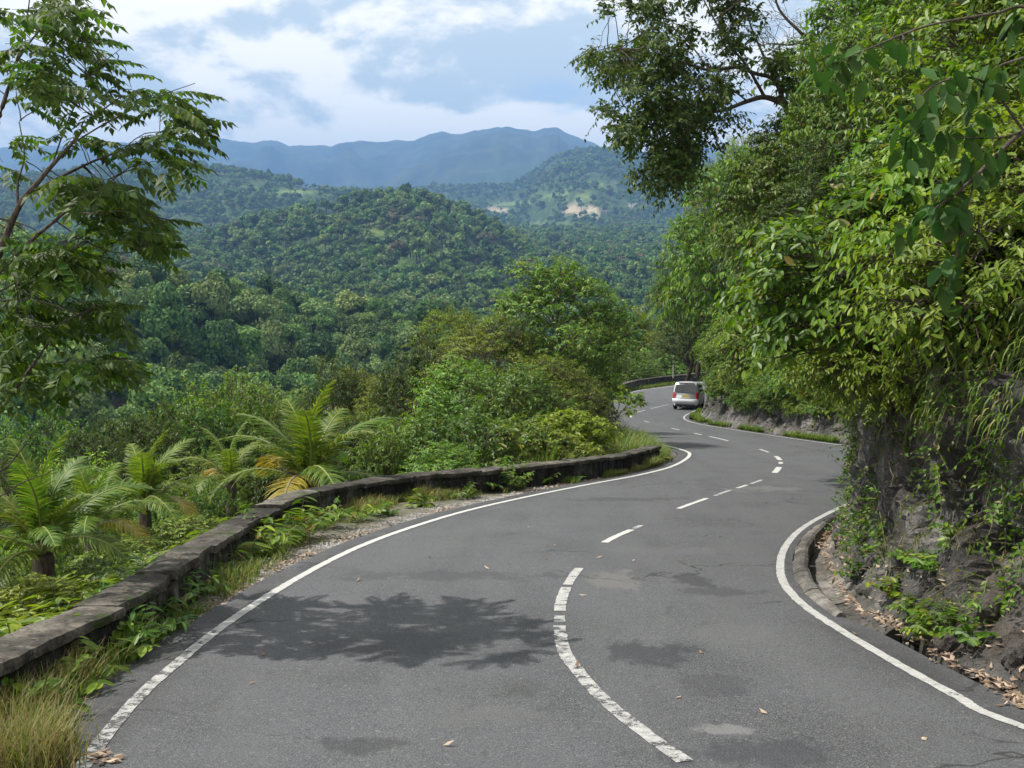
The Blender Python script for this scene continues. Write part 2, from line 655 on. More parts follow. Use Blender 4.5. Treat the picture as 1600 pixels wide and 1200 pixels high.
# ------------------------------------------------------------------ materials
def mat_asphalt():
    m = M('asphalt')
    p = m.pos()
    big = m.noise(0.55, 6, 0.68, p)
    med = m.noise(2.2, 6, 0.7, p)
    # wheel-worn streaks follow the travel direction roughly along y
    st = m.noise(1.0, 4, 0.55, m.scalevec(p, (1.5, 0.22, 1)))
    fine = m.noise(95, 3, 0.7, p)
    agg = m.voronoi(70, p)
    c = m.mix(m.rng(big, 0.38, 0.62), (0.031, 0.0333, 0.039), (0.055, 0.0583, 0.067))
    c = m.mix(m.rng(st, 0.35, 0.7, 0, 0.55), c, (0.070, 0.073, 0.080))
    c = m.mix(m.rng(med, 0.55, 0.75, 0, 0.5), c, (0.034, 0.035, 0.038))
    c = m.mix(m.rng(fine, 0.42, 0.70, 0, 0.85), c, (0.15, 0.15, 0.15))
    c = m.mix(m.rng(fine, 0.46, 0.30, 0, 0.7), c, (0.014, 0.014, 0.015))
    sp = m.noise(38, 2, 0.5, p)
    c = m.mix(m.rng(sp, 0.60, 0.72, 0, 0.55), c, (0.19, 0.187, 0.18))
    c = m.mix(m.rng(m.noise(26, 3, 0.6, p), 0.42, 0.30, 0, 0.5), c, (0.018, 0.018, 0.019))
    lane = m.attr('lane')
    c = m.mix(m.math('MULTIPLY', lane, m.rng(med, 0.3, 0.7, 0.15, 0.42)), c, (0.080, 0.082, 0.087))
    c = m.mix(m.math('MULTIPLY', m.attr('edge'), m.rng(med, 0.35, 0.6, 0.2, 0.8)), c, (0.026, 0.0255, 0.025))
    # dark and light repairs with soft ragged outlines
    def blob(x, y, rx, ry, col, amt, c):
        nd = m.n('ShaderNodeMapping', vector_type='TEXTURE')
        m.put(nd.inputs['Vector'], p)
        nd.inputs['Location'].default_value = (x, y, 0)
        nd.inputs['Scale'].default_value = (rx, ry, 1000)
        ln = m.n('ShaderNodeVectorMath', operation='LENGTH')
        m.put(ln.inputs[0], nd.outputs[0])
        e = m.math('ADD', ln.outputs['Value'], m.math('MULTIPLY', m.math('SUBTRACT', m.noise(2.4, 8, 0.75, m.scalevec(p, (1.0, 0.6, 1))), 0.5), 4.6))
        return m.mix(m.rng(e, 1.2, 0.6, 0, m.math('MULTIPLY', m.rng(fine, 0.2, 0.55, 0.55, 1.0), amt * 0.85)), c, col)
    for (px, py, rx, ry, col, amt) in [
        (965, 908, .32, .55, (0.125, 0.123, 0.12), .8), (1085, 907, .24, .35, (0.026, 0.026, 0.029), .8),
        (1000, 1018, .42, .45, (0.022, 0.022, 0.026), .85), (1130, 1140, .22, .10, (0.16, 0.16, 0.16), .8),
        (1180, 1178, .55, .28, (0.026, 0.027, 0.031), .7), (1195, 764, .75, .5, (0.13, 0.13, 0.13), .6),
        (1110, 1070, .25, .3, (0.027, 0.027, 0.03), .5), (985, 780, 1.1, .35, (0.032, 0.032, 0.034), .6),
        (560, 1165, .30, .16, (0.02, 0.02, 0.021), .6), (820, 1080, .22, .25, (0.028, 0.028, 0.028), .5),
        (1120, 925, .5, .28, (0.028, 0.028, 0.031), .6), (700, 900, 1.3, .35, (0.034, 0.035, 0.038), .6), (1150, 990, .35, .5, (0.10, 0.10, 0.102), .5), (760, 1120, .5, .3, (0.095, 0.095, 0.098), .5),
        (1040, 860, .7, .4, (0.095, 0.096, 0.1), .5), (620, 1010, .9, .5, (0.03, 0.03, 0.033), .5)]:
        q = on_road(px, py)
        c = blob(q[0], q[1], rx, ry, col, amt, c)
    # hairline cracks
    cv = m.n('ShaderNodeVectorMath', operation='ADD')
    wn = m.n('ShaderNodeTexNoise'); wn.inputs['Scale'].default_value = 1.7; wn.inputs['Detail'].default_value = 4
    m.put(wn.inputs['Vector'], p)
    m.put(cv.inputs[0], p); m.put(cv.inputs[1], wn.outputs['Color'])
    cr = m.voronoi(0.42, cv.outputs[0], 'DISTANCE_TO_EDGE')
    crm = m.math('MULTIPLY', m.rng(cr, 0.011, 0.003), m.rng(m.noise(0.5, 2, 0.5, p), 0.5, 0.62))
    c = m.mix(m.math('MULTIPLY', crm, 0.7), c, (0.016, 0.016, 0.017))
    h = m.math('ADD', m.math('MULTIPLY', agg, 0.6), m.math('MULTIPLY', fine, 0.6))
    h = m.math('SUBTRACT', h, m.math('MULTIPLY', crm, 0.6))
    nb = m.bump(h, 0.55, 0.012)
    nb = m.bump(med, 0.25, 0.03, nb)
    return m.done(m.bsdf(c, m.rng(big, 0.3, 0.7, 0.78, 0.92), 0.35, nb))


def mat_paint():
    m = M('road_paint')
    p = m.pos()
    fine = m.noise(60, 4, 0.7, p)
    wear = m.noise(5.5, 7, 0.78, m.scalevec(p, (1.0, 1.3, 1)))
    worn = m.attr('worn')
    th = m.math('SUBTRACT', 0.72, m.math('MULTIPLY', worn, 0.22))
    k = m.math('GREATER_THAN', m.math('ADD', m.math('MULTIPLY', wear, 0.75), m.math('MULTIPLY', fine, 0.25)), th)
    c = m.mix(m.rng(fine, 0.3, 0.7), (0.36, 0.36, 0.345), (0.54, 0.54, 0.525))
    c = m.mix(m.rng(wear, 0.45, 0.62, 0, 0.35), c, (0.36, 0.36, 0.35))
    c = m.mix(m.math('MULTIPLY', worn, m.rng(m.noise(14, 5, 0.7, p), 0.35, 0.65, 0.35, 0.95)), c, (0.20, 0.20, 0.196))
    c = m.mix(k, c, (0.06, 0.06, 0.062))
    return m.done(m.bsdf(c, 0.75, 0.3, m.bump(fine, 0.4, 0.01)))


def mat_ground():
    m = M('ground_cover')
    p = m.pos()
    n1 = m.noise(0.9, 5, 0.6, p)
    n2 = m.noise(14, 5, 0.65, p)
    dirt = m.mix(m.rng(n2, 0.3, 0.7), (0.085, 0.066, 0.045), (0.17, 0.145, 0.115))
    green = m.mix(m.rng(n2, 0.3, 0.7), (0.022, 0.048, 0.012), (0.06, 0.10, 0.022))
    near = m.mix(m.attr('verge'), m.mix(m.rng(n1, 0.42, 0.58, 0, 0.75), green, dirt),
                 m.mix(m.rng(n1, 0.4, 0.6), dirt, (0.15, 0.145, 0.135)))
    f1 = m.noise(0.012, 6, 0.65, p)
    f2 = m.noise(0.09, 5, 0.7, p)
    far = m.mix(m.rng(f2, 0.35, 0.68), (0.014, 0.032, 0.010), (0.055, 0.088, 0.022))
    far = m.mix(m.rng(f1, 0.5, 0.68, 0, 0.6), far, (0.085, 0.105, 0.03))
    mt = m.noise(0.004, 8, 0.7, p)
    mtn = m.mix(m.rng(mt, 0.35, 0.65), (0.008, 0.018, 0.014), (0.042, 0.052, 0.030))
    c = m.mix(m.attr('far'), near, far)
    c = m.mix(m.attr('mountain'), c, mtn)
    md = m.mix(m.rng(m.noise(0.05, 4, 0.6, p), 0.35, 0.65), (0.075, 0.125, 0.030), (0.135, 0.175, 0.050))
    c = m.mix(m.attr('meadow'), c, md)
    c = m.mix(m.attr('earth'), c, m.mix(m.rng(m.noise(0.06, 4, 0.6, p), 0.3, 0.7), (0.25, 0.205, 0.135), (0.35, 0.295, 0.205)))
    nb = m.bump(n2, 0.6, 0.05)
    return m.done(m.bsdf(c, 0.95, 0.15, nb))


def mat_rock():
    m = M('rock')
    p = m.pos()
    w = m.noise(0.7, 4, 0.6, p, out=1)
    pv = m.n('ShaderNodeVectorMath', operation='ADD')
    m.put(pv.inputs[0], p); m.put(pv.inputs[1], w)
    n1 = m.noise(1.1, 7, 0.65, pv.outputs[0])
    n2 = m.noise(7, 7, 0.7, p)
    n3 = m.noise(32, 5, 0.7, p)
    n4 = m.noise(0.45, 4, 0.6, p)
    c = m.ramp(n1, [(0.28, (0.022, 0.0215, 0.021)), (0.42, (0.064, 0.061, 0.059)), (0.54, (0.145, 0.138, 0.131)), (0.66, (0.34, 0.325, 0.305))])
    c = m.mix(m.rng(n2, 0.4, 0.7, 0, 0.5), c, (0.15, 0.14, 0.13))
    c = m.mix(m.rng(n4, 0.52, 0.64, 0, 0.5), c, m.mix(n2, (0.075, 0.058, 0.042), (0.16, 0.13, 0.10)))   # earthy bands
    c = m.mix(m.rng(n3, 0.5, 0.32, 0, 0.65), c, (0.018, 0.016, 0.015))
    c = m.mix(m.math('MULTIPLY', m.rng(m.noise(1.7, 5, 0.7, p), 0.52, 0.68), 0.65), c, (0.035, 0.055, 0.014))
    nb = m.bump(n2, 1.0, 0.14)
    nb = m.bump(n3, 0.9, 0.04, nb)
    return m.done(m.bsdf(c, 0.9, 0.25, nb))


def mat_bank():
    m = M('bank_soil')
    p = m.pos()
    n1 = m.noise(1.3, 6, 0.65, p)
    n2 = m.noise(10, 6, 0.7, p)
    c = m.mix(m.rng(n1, 0.35, 0.65), (0.018, 0.034, 0.010), (0.045, 0.062, 0.018))
    c = m.mix(m.rng(n2, 0.5, 0.72, 0, 0.6), c, (0.07, 0.05, 0.03))
    return m.done(m.bsdf(c, 0.95, 0.1, m.bump(n2, 0.9, 0.1)))


def mat_concrete(name, dark, mid, light, moss=0.3, streak=True):
    m = M(name)
    p = m.pos()
    r = m.rndobj()
    n1 = m.noise(2.6, 6, 0.65, p)
    n2 = m.noise(22, 5, 0.7, p)
    s = m.noise(1.0, 5, 0.65, m.scalevec(p, (7, 7, 0.9)))
    c = m.ramp(n1, [(0.30, dark), (0.50, mid), (0.70, light)])
    if streak:
        c = m.mix(m.rng(s, 0.52, 0.40, 0, 0.85), c, dark)
        c = m.mix(m.rng(s, 0.62, 0.72, 0, 0.7), c, light)
    c = m.mix(m.rng(n2, 0.54, 0.3, 0, 0.75), c, tuple(v * 0.4 for v in dark))
    c = m.mix(m.rng(m.noise(6.5, 5, 0.7, p), 0.56, 0.66, 0, 0.6), c, light)
    c = m.mix(m.math('MULTIPLY', m.rng(m.noise(3.1, 4, 0.7, p), 0.55, 0.66), moss), c, (0.03, 0.05, 0.012))
    c = m.hsv(c, 0.5, 1.0, m.rng(r, 0, 1, 0.40, 1.25, False))
    nb = m.bump(n1, 0.5, 0.05)
    nb = m.bump(n2, 0.7, 0.015, nb)
    return m.done(m.bsdf(c, 0.92, 0.2, nb))


def simple(name, col, rough=0.5, spec=0.5, metal=0.0, var=0.0, scale=20, **kw):
    m = M(name)
    c = col
    nb = None
    if var:
        n = m.noise(scale, 4, 0.6, m.obj())
        c = m.mix(m.rng(n, 0.3, 0.7), tuple(v * (1 - var) for v in col), tuple(min(1, v * (1 + var)) for v in col))
        nb = m.bump(n, 0.3, 0.01)
    return m.done(m.bsdf(c, rough, spec, nb, metal, **kw))


def mat_bark(name, a, b):
    m = M(name)
    p = m.obj()
    n = m.noise(9, 6, 0.7, m.scalevec(p, (3, 3, 0.7)))
    n2 = m.noise(3, 4, 0.6, p)
    c = m.mix(m.rng(n, 0.35, 0.65), a, b)
    c = m.mix(m.rng(n2, 0.55, 0.7, 0, 0.5), c, (0.20, 0.19, 0.16))
    return m.done(m.bsdf(c, 0.9, 0.2, m.bump(n, 0.8, 0.03)))


MAT = {
    'asphalt': mat_asphalt(), 'paint': mat_paint(), 'ground': mat_ground(), 'rock': mat_rock(), 'bank': mat_bank(),
    'wall': mat_concrete('stained_concrete', (0.016, 0.015, 0.014), (0.042, 0.039, 0.036), (0.16, 0.15, 0.135), 0.75),
    'coping': mat_concrete('weathered_coping', (0.017, 0.016, 0.014), (0.076, 0.068, 0.057), (0.20, 0.18, 0.152), 1.0, False),
    'kerb': mat_concrete('kerb_concrete', (0.05, 0.045, 0.04), (0.115, 0.107, 0.097), (0.21, 0.197, 0.18), 0.3, False),
    'bark': mat_bark('bark_grey', (0.055, 0.042, 0.032), (0.13, 0.105, 0.085)),
    'bark_red': mat_bark('bark_brown', (0.036, 0.028, 0.023), (0.095, 0.075, 0.062)),
    'stem': simple('green_stem', (0.07, 0.10, 0.03), 0.6, 0.3, var=0.3),
    'dry_twig': simple('dry_twig', (0.20, 0.165, 0.12), 0.9, 0.1, var=0.4),
    'gravel': simple('gravel', (0.24, 0.23, 0.215), 0.95, 0.2, var=0.5, scale=4),
}
G = lambda *c: c
MAT['leaf_left'] = leaf_mat('leaf_pinnate', G(.024, .056, .010), G(.046, .096, .014), G(.086, .145, .019), 0.48, (1.5, 1.7, .4), 0.5, 0.25)
MAT['leaf_dark'] = leaf_mat('leaf_dark_glossy', G(.022, .048, .010), G(.044, .080, .013), G(.095, .130, .020), 0.34, (1.5, 1.45, .4), 0.5, 0.25)
MAT['leaf_bright'] = leaf_mat('leaf_bright', G(.045, .100, .010), G(.105, .195, .015), G(.215, .305, .024), 0.40, (1.35, 1.4, .45), 0.45, 0.35, dead=(.19, .15, .03), objvar=.20)
MAT['leaf_mid'] = leaf_mat('leaf_mid', G(.036, .088, .011), G(.088, .168, .016), G(.170, .255, .025), 0.40, (1.35, 1.4, .45), 0.45, 0.35, dead=(.16, .13, .03), objvar=.20)
MAT['leaf_lime'] = leaf_mat('leaf_lime', G(.105, .175, .012), G(.170, .250, .016), G(.235, .300, .022), 0.42, (1.3, 1.35, .5), 0.45, 0.35)
MAT['leaf_olive'] = leaf_mat('leaf_olive', G(.064, .118, .012), G(.138, .210, .020), G(.225, .285, .030), 0.40, (1.3, 1.3, .5), 0.5, 0.3)
MAT['leaf_blue'] = leaf_mat('leaf_bluegreen', G(.026, .064, .016), G(.040, .090, .020), G(.066, .125, .028), 0.28, None, 0.6, 0.15)
MAT['leaf_yellow'] = leaf_mat('leaf_yellowing', G(.090, .155, .011), G(.140, .215, .014), G(.215, .265, .018), 0.40, (1.3, 1.25, .4), 0.45, 0.3)
MAT['palm'] = leaf_mat('palm_leaflet', G(.056, .108, .014), G(.100, .165, .020), G(.175, .225, .030), 0.38, (1.35, 1.4, .45), 0.5, 0.25)
MAT['palm_old'] = leaf_mat('palm_leaflet_old', G(.17, .15, .02), G(.26, .20, .025), G(.33, .25, .04), 0.35, (1.2, 1.1, .5), 0.5, 0.3)
MAT['grass'] = leaf_mat('grass_blade', G(.075, .125, .014), G(.130, .190, .024), G(.210, .245, .050), 0.36, (1.2, 1.3, .5), 0.5, 0.3)
MAT['grass_dry'] = leaf_mat('grass_dry', G(.22, .185, .075), G(.34, .28, .13), G(.17, .19, .06), 0.35, (1.1, 1.05, .7), 0.6, 0.2)
MAT['litter'] = leaf_mat('dead_leaf', G(.12, .085, .058), G(.25, .185, .130), G(.44, .36, .27), 0.15, (1.2, 1, .7), 0.7, 0.2)
MAT['forest'] = leaf_mat('leaf_forest', G(.048, .106, .024), G(.094, .168, .034), G(.165, .230, .048), 0.25, (1.3, 1.3, .5), 0.6, 0.2, objvar=0.34)
MAT['forest_brown'] = leaf_mat('leaf_forest_brown', G(.070, .066, .034), G(.125, .110, .060), G(.19, .165, .10), 0.2, (1.1, 1.0, .7), 0.6, 0.2, objvar=0.25)
MAT['forest_dark'] = leaf_mat('leaf_forest_dark', G(.030, .077, .022), G(.060, .122, .029), G(.112, .168, .040), 0.22, (1.3, 1.3, .5), 0.6, 0.2, objvar=0.3)
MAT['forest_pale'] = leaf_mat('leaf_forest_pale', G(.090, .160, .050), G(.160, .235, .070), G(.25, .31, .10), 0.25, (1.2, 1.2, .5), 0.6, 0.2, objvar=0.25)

# ------------------------------------------------------------------ ground sheet
def build_ground():
    yy = np.concatenate([np.geomspace(1.6, 60, 210), np.geomspace(60, 14000, 330)[1:]])
    px = np.concatenate([np.linspace(-1500, -120, 60, endpoint=False), np.linspace(-120, 1150, 500, endpoint=False), np.linspace(1150, 2300, 90)])
    Y, PX = np.meshgrid(yy, px, indexing='ij')
    X = (PX - 800) / 1729 * Y
    Z = land(X, Y)
    # road bed further behind the camera
    V = np.stack([X, Y, Z], -1).reshape(-1, 3)
    global LAND_LOW, LAND_HIGH
    LAND_LOW, LAND_HIGH = float(V[:, 2].min()), float(V[:, 2].max())
    me = mesh('ground', V, [(grid_faces(*Y.shape), 0)], [MAT['ground']], True)
    x, y, z = V.T
    c, r = rows(x, y, z)
    far = np.clip((y - 120) / 80, 0, 1)
    mtn = np.clip((y - 5600) / 600, 0, 1)
    dl = np.full(len(x), 99.0)
    nm = y < 150
    dl[nm] = poly_dist(np.c_[x, y][nm], EL3)[0]
    verge = np.clip(1.2 - dl / 1.0, 0, 1)
    meadow = np.zeros(len(x)); earth = np.zeros(len(x))
    nz = fbm(V / np.maximum(y, 50)[:, None] * 30, 3) * 0.45
    def el(cx, cr, rx, rr, arr, y0, y1):
        q = np.hypot((c - cx) / rx, (r - cr) / rr) + nz
        arr[:] = np.maximum(arr, np.where((y > y0) & (y < y1), np.clip((1.1 - q) / 0.3, 0, 1), 0))
    for a in MEADOWS: el(*a[:4], meadow, *a[4:])
    for a in EARTHS: el(*a[:4], earth, *a[4:])
    for nme, arr in (('far', far), ('mountain', mtn), ('verge', verge), ('meadow', meadow), ('earth', earth)):
        at_ = me.attributes.new(nme, 'FLOAT', 'POINT')
        at_.data.foreach_set('value', arr.astype(np.float32))
    o = link('ground', me)
    tag(o, kind='structure')
    return o


# clearings: column, row, half widths, distance range
MEADOWS = [(852, 354, 48, 6, 1300, 5200), (500, 336, 30, 5, 900, 1700), (590, 362, 34, 5, 900, 1700), (470, 300, 42, 4, 2000, 3200),
           (880, 306, 52, 5, 2600, 5200), (800, 318, 40, 3, 2600, 5200), (940, 286, 26, 4, 2600, 5200),
           (440, 446, 34, 7, 900, 1700)]
EARTHS = [(771, 329, 24, 5, 2500, 5200), (915, 329, 42, 6, 2500, 5200), (980, 322, 30, 3, 2500, 5200), (892, 400, 6, 7, 1000, 3000),
          (862, 392, 12, 3, 1000, 3000), (883, 417, 9, 3, 1000, 3000)]
build_ground()


# ------------------------------------------------------------------ road
def strip(A, B, n, dz):
    t = np.linspace(0, 1, n)[None, :, None]
    P = A[:, None] * (1 - t) + B[:, None] * t
    Z = g(P[..., 1]) + dz
    return np.concatenate([P, Z[..., None]], -1)


S = strip(EDGE_L, EDGE_R, 24, 0.0)
Vr = S.reshape(-1, 3)
Fr = grid_faces(*S.shape[:2])[:, ::-1]
ge = Geo()
ge.add(Vr, Fr)
for k in (0, -1):                                         # raw edge of the asphalt
    e = S[:, k]
    low = e + np.array([0, 0, -0.12])
    jag = 0.05 * fbm(np.c_[e[:, :2] * 3, np.zeros(len(e))], 3)
    low[:, 0] += jag
    ge.add(np.stack([e, low], 1).reshape(-1, 3), grid_faces(len(e), 2))
road = ge.build('road', MAT['asphalt'])
_q = np.array([v.co[:2] for v in road.data.vertices])
_dl, _ = poly_dist(_q, Lc[::3]); _dr, _ = poly_dist(_q, Rc[::3])
_f = _dl / np.maximum(_dl + _dr, .1)                        # share of the width, for tyre tracks and dirty edges
_lane = np.exp(-((_f[:, None] - np.array([.14, .40, .62, .88])) / .055) ** 2).max(1)
_edge = np.clip(1 - np.minimum(_dl, _dr) / .5, 0, 1) * (in_poly(_q, np.vstack([Lc[::3], Rc[::-3]])) == 0)
for _n, _a in (('lane', _lane), ('edge', _edge)):
    road.data.attributes.new(_n, 'FLOAT', 'POINT').data.foreach_set('value', _a.astype(np.float32))
tag(road, kind='structure')


def paint(name, line, lo, hi, w, worn):
    """a painted strip along a curve between two curve parameters"""
    u = np.linspace(lo, hi, max(2, int((hi - lo) * 2) + 2))
    k = np.arange(len(line))
    P = np.c_[np.interp(u, k, line[:, 0]), np.interp(u, k, line[:, 1])]
    nn = left_normal(P) if len(P) > 2 else np.repeat(np.array([[-(P[-1] - P[0])[1], (P[-1] - P[0])[0]]]) / np.linalg.norm(P[-1] - P[0]), len(P), 0)
    j = 0.003 * rng.standard_normal((len(P), 2))
    A = P + nn * (w / 2 + j[:, :1]); B = P - nn * (w / 2 + j[:, 1:])
    S = strip(A, B, 3, 0.005)
    me = mesh(name, S.reshape(-1, 3), [(grid_faces(*S.shape[:2])[:, ::-1], 0)], [MAT['paint']], True)
    a = me.attributes.new('worn', 'FLOAT', 'POINT')
    wv = np.broadcast_to(worn, (S.shape[0],)) if np.ndim(worn) == 0 else np.interp(u, *worn)
    a.data.foreach_set('value', np.repeat(wv, 3).astype(np.float32))
    o = link(name, me, road)
    return o


n_ = len(Lc) - 1
paint('edge_line', Lc, SP * 1, n_ - 2, 0.105, ([0, 30, 45, 60, 90, 400], [1.0, .95, .8, .45, .1, 0]))['label'] = 'white line along the outer wall side, worn near the camera'
paint('edge_line', Rc, SP * 1, n_ - 2, 0.098, 0.6)['label'] = 'clean white line along the rock side'


def cpar(px, py):
    return poly_dist(plan((px, py))[None], Cc)[1][0]


for (a, b, w, wr) in [((1075, 1190), (876, 978), .115, .9), ((876, 972), (876, 962), .11, .9), ((876, 955), (882, 918), .12, .75), ((884, 914), (905, 888), .11, .7),
                  ((945, 848), (988, 828), .11, .1), ((990, 826), (1001, 821), .09, .8), ((1060, 795), (1110, 779), .1, .1), ((1121, 775), (1147, 766), .09, .8),
                  ((1155, 763), (1168, 758), .09, .3), ((1172, 756), (1190, 750), .08, .7), ((1211, 739), (1219, 730), .15, .1), ((1219, 725), (1219, 722), .12, .4),
                  ((1218, 719), (1211, 713), .13, .2), ((1202, 707), (1188, 702), .09, .5), ((1136, 689), (1108, 682), .1, .3), ((1096, 679.5), (1084, 677), .1, .3),
                  ((1062, 672), (1048, 669), .1, .5), ((1016, 660), (1006, 658), .1, .7), ((986, 652), (988, 648), .12, .3), ((996, 644.5), (1014, 641), .1, .6),
                  ((1022, 638.5), (1045, 632), .1, .5)]:
    p0, p1 = sorted((cpar(*a), cpar(*b)))
    if p1 - p0 > 0.15:
        paint('centre_dash', Cc, p0, p1, w, wr)


# ------------------------------------------------------------------ parapet walls
def wall_line(pts, h):
    return np.array([on_road(px, py, h)[:2] for px, py in pts])


WALL_TOP = [(0, 1022), (90, 982), (169, 949), (262, 898), (350, 838), (425, 797), (500, 769), (608, 748), (741, 736.5), (844, 727), (936, 717), (997, 707), (1031, 697)]
WL = wall_line(WALL_TOP, 0.45)
WL = np.vstack([[WL[0] + (WL[0] - WL[1]) * 2.2], WL])
WL = catmull(WL, 24)


def resample(P, step):
    d = np.r_[0, np.cumsum(np.hypot(*np.diff(P, axis=0).T))]
    n = max(2, int(round(d[-1] / step)) + 1)
    s = np.linspace(0, d[-1], n)
    return np.c_[np.interp(s, d, P[:, 0]), np.interp(s, d, P[:, 1])]


def rough_block(P, ztop, zbot, thick, seed, amp, mat, name, parent, over=0.0, nz=5, dz_end=(0, 0), kink=0.0, coping_=False):
    """a lump of wall following the plan line P (road side face on P), rounded and rough"""
    n = left_normal(P) if len(P) > 2 else left_normal(resample(P, np.hypot(*(P[1] - P[0])) / 2.01))[:len(P)]
    m = len(P)
    ring = []   # cross-section: (across 0..1 to the left, height 0..1)
    r = 0.06
    for k in range(nz + 1): ring.append((0, k / nz))
    for k in range(1, 5): ring.append((k / 5, 1))
    for k in range(nz, -1, -1): ring.append((1, k / nz))
    ring = np.array(ring)
    V = np.zeros((m, len(ring), 3))
    for j, (a, b) in enumerate(ring):
        off = -over + a * (thick + 2 * over)
        rr = (0.010 if b in (1,) and a in (0, 1) else 0)
        off += rr if a == 0 else (-rr if a == 1 else 0)
        V[:, j, :2] = P + n * (off + kink)
        V[:, j, 2] = zbot + (ztop - zbot) * b - rr + np.linspace(*dz_end, m) * b
    q = V.reshape(-1, 3)
    d = np.stack([fbm(q * 2.3 + 31 * seed, 4), fbm(q * 2.3 + 57 + 31 * seed, 4), fbm(q * 2.3 + 91 + 31 * seed, 4)], -1) * amp
    d[:, 2] *= 0.8
    if coping_: d[:, 2] *= 0.45
    d += np.stack([fbm(q * 11 + a + seed, 3) for a in (0, 33, 66)], -1) * amp * 0.35
    q = q + d
    k = len(ring)
    ge = Geo()
    ge.add(q, grid_faces(m, k)[:, ::-1])
    for e, row in ((0, 0), (1, m - 1)):
        idx = row * k + np.arange(k)
        c = q[idx].mean(0)
        vs = np.vstack([q[idx], c])
        f = [[i, (i + 1) % k, k] if e else [(i + 1) % k, i, k] for i in range(k)]
        ge.add(vs, f)
    return ge.build(name, mat, parent, smooth=False)


def build_wall(line, h, thick, seg, label, seed, coping=True):
    P = resample(line, 0.09)
    o = empty('parapet_wall', (*P[len(P) // 2], float(g(P[len(P) // 2][1]))))
    tag(o, label, 'wall')
    inv = -np.array(o.location)
    r = random.Random(seed)
    per = int(round(seg / 0.09))
    i = 0
    first = True
    while i < len(P) - 4:
        j = min(len(P) - 1, i + per + r.randint(-4, 5))
        if len(P) - 1 - j < 7: j = len(P) - 1
        Q = P[i:j + 1].copy()
        t = unit(Q[-1] - Q[0])
        Q[0] += t * 0.010; Q[-1] -= t * 0.010
        zg = g(Q[:, 1])
        rough_ = 0.035 if Q[0, 1] < 17 else 0.012
        hh = h + r.uniform(-rough_, rough_)
        top = zg + hh
        kink = r.uniform(-rough_, rough_)
        tilt = (r.uniform(-.012, .012), r.uniform(-.012, .012))
        ct = 0.085 if coping else 0.0
        b = rough_block(Q, top - ct - 0.004, zg - 1.1, thick, seed + i, 0.034 if Q[0, 1] < 17 else 0.024, MAT['wall'], 'block', o, kink=kink, dz_end=tilt)
        b.location = inv
        if coping:
            c = rough_block(Q, top, top - ct, thick, seed + i + 500, 0.024, MAT['coping'], 'coping_slab', o, over=0.028, nz=2, kink=kink, dz_end=tilt, coping_=True)
            c.location = inv
        i = j
    return o


build_wall(WL, 0.45, 0.36, 1.5, 'low weathered parapet wall of concrete blocks along the near bend, black with damp', 3)
FARW = catmull([(3.2, 62), (5.2, 78), (7.4, 86.5), (10.4, 98.6), (13.2, 104.6), (17.5, 110.6), (22, 115.3), (34, 124.5)], 20)
build_wall(FARW, 0.80, 0.45, 2.6, 'dark parapet wall with pale coping on the far bend behind the van', 11)


# ------------------------------------------------------------------ rock bank on the right
prof_t = [  # outward offset, height above road, rock share
    (-0.02, -0.35), (0.00, 0.00), (0.10, 0.14), (0.24, 0.30), (0.38, 0.52), (0.50, 0.80), (0.56, 1.10), (0.60, 1.45), (0.60, 1.80), (0.56, 2.15),
    (0.52, 2.5), (0.58, 2.85), (0.85, 3.25), (1.25, 3.8), (1.8, 4.6), (2.5, 5.6), (3.4, 6.8), (4.4, 8.2), (5.6, 9.7), (7.2, 11.4), (9.5, 13.4), (12.5, 15.5),
    (17, 18), (24, 21), (34, 24), (50, 27)]
prof = np.array(prof_t)
tt = np.linspace(0, len(prof) - 1, 150)
prof = np.c_[np.interp(tt, np.arange(len(prof)), prof[:, 0]), np.interp(tt, np.arange(len(prof)), prof[:, 1])]
Bp = resample(BASE, 0.14)
Bn = -left_normal(Bp)
Bs = Bp.copy()
for _ in range(420):
    Bs[1:-1] = 0.5 * Bs[1:-1] + 0.25 * (Bs[:-2] + Bs[2:])
Bsm = Bp.copy()
for _ in range(5000):
    Bsm[1:-1] = 0.5 * Bsm[1:-1] + 0.25 * (Bsm[:-2] + Bsm[2:])
Bsn = -left_normal(Bs)
Bsmn = -left_normal(Bsm)
# finer stations where the rock is near the camera
_k = np.arange(len(Bp))
_u = np.concatenate([np.arange(i, i + 1, .45 if Bp[i, 1] < 22 and Bp[i, 1] > 5 else 1.0) for i in range(len(Bp) - 1)] + [[len(Bp) - 1]])
_ip = lambda A: np.c_[np.interp(_u, _k, A[:, 0]), np.interp(_u, _k, A[:, 1])]
Bp, Bs, Bsm, Bn, Bsn, Bsmn = _ip(Bp), _ip(Bs), _ip(Bsm), unit(_ip(Bn)), unit(_ip(Bsn)), unit(_ip(Bsmn))
w = np.clip(prof[:, 1] / 4.0, 0, 1)[None, :, None]
w2 = np.clip((prof[:, 1] - 3.0) / 7.0, 0, 1)[None, :, None]
cb = Bp[:, None] * (1 - w) + (Bs[:, None] * (1 - w2) + Bsm[:, None] * w2) * w
cn = unit(Bn[:, None] * (1 - w) + (Bsn[:, None] * (1 - w2) + Bsmn[:, None] * w2) * w)
hs = 1 + 0.18 * fbm(np.c_[Bp / 6, np.zeros(len(Bp))], 2)[:, None]
rock_h = np.where(prof[:, 1] < 3.2, 1.0, 1.0)[None]
hgt = prof[None, :, 1] * np.where(prof[None, :, 1] > 0.3, hs, 1)
steep = np.interp(Bp[:, 1], [5, 9.5, 13, 24, 34], [1.15, 1.0, .38, .42, .8])[:, None]      # the bluff rises almost straight from the drain
off = prof[None, :, 0] * np.where(prof[None, :, 1] < 2.6, steep, steep + (1 - steep) * np.clip((prof[None, :, 1] - 2.6) / 3, 0, 1))
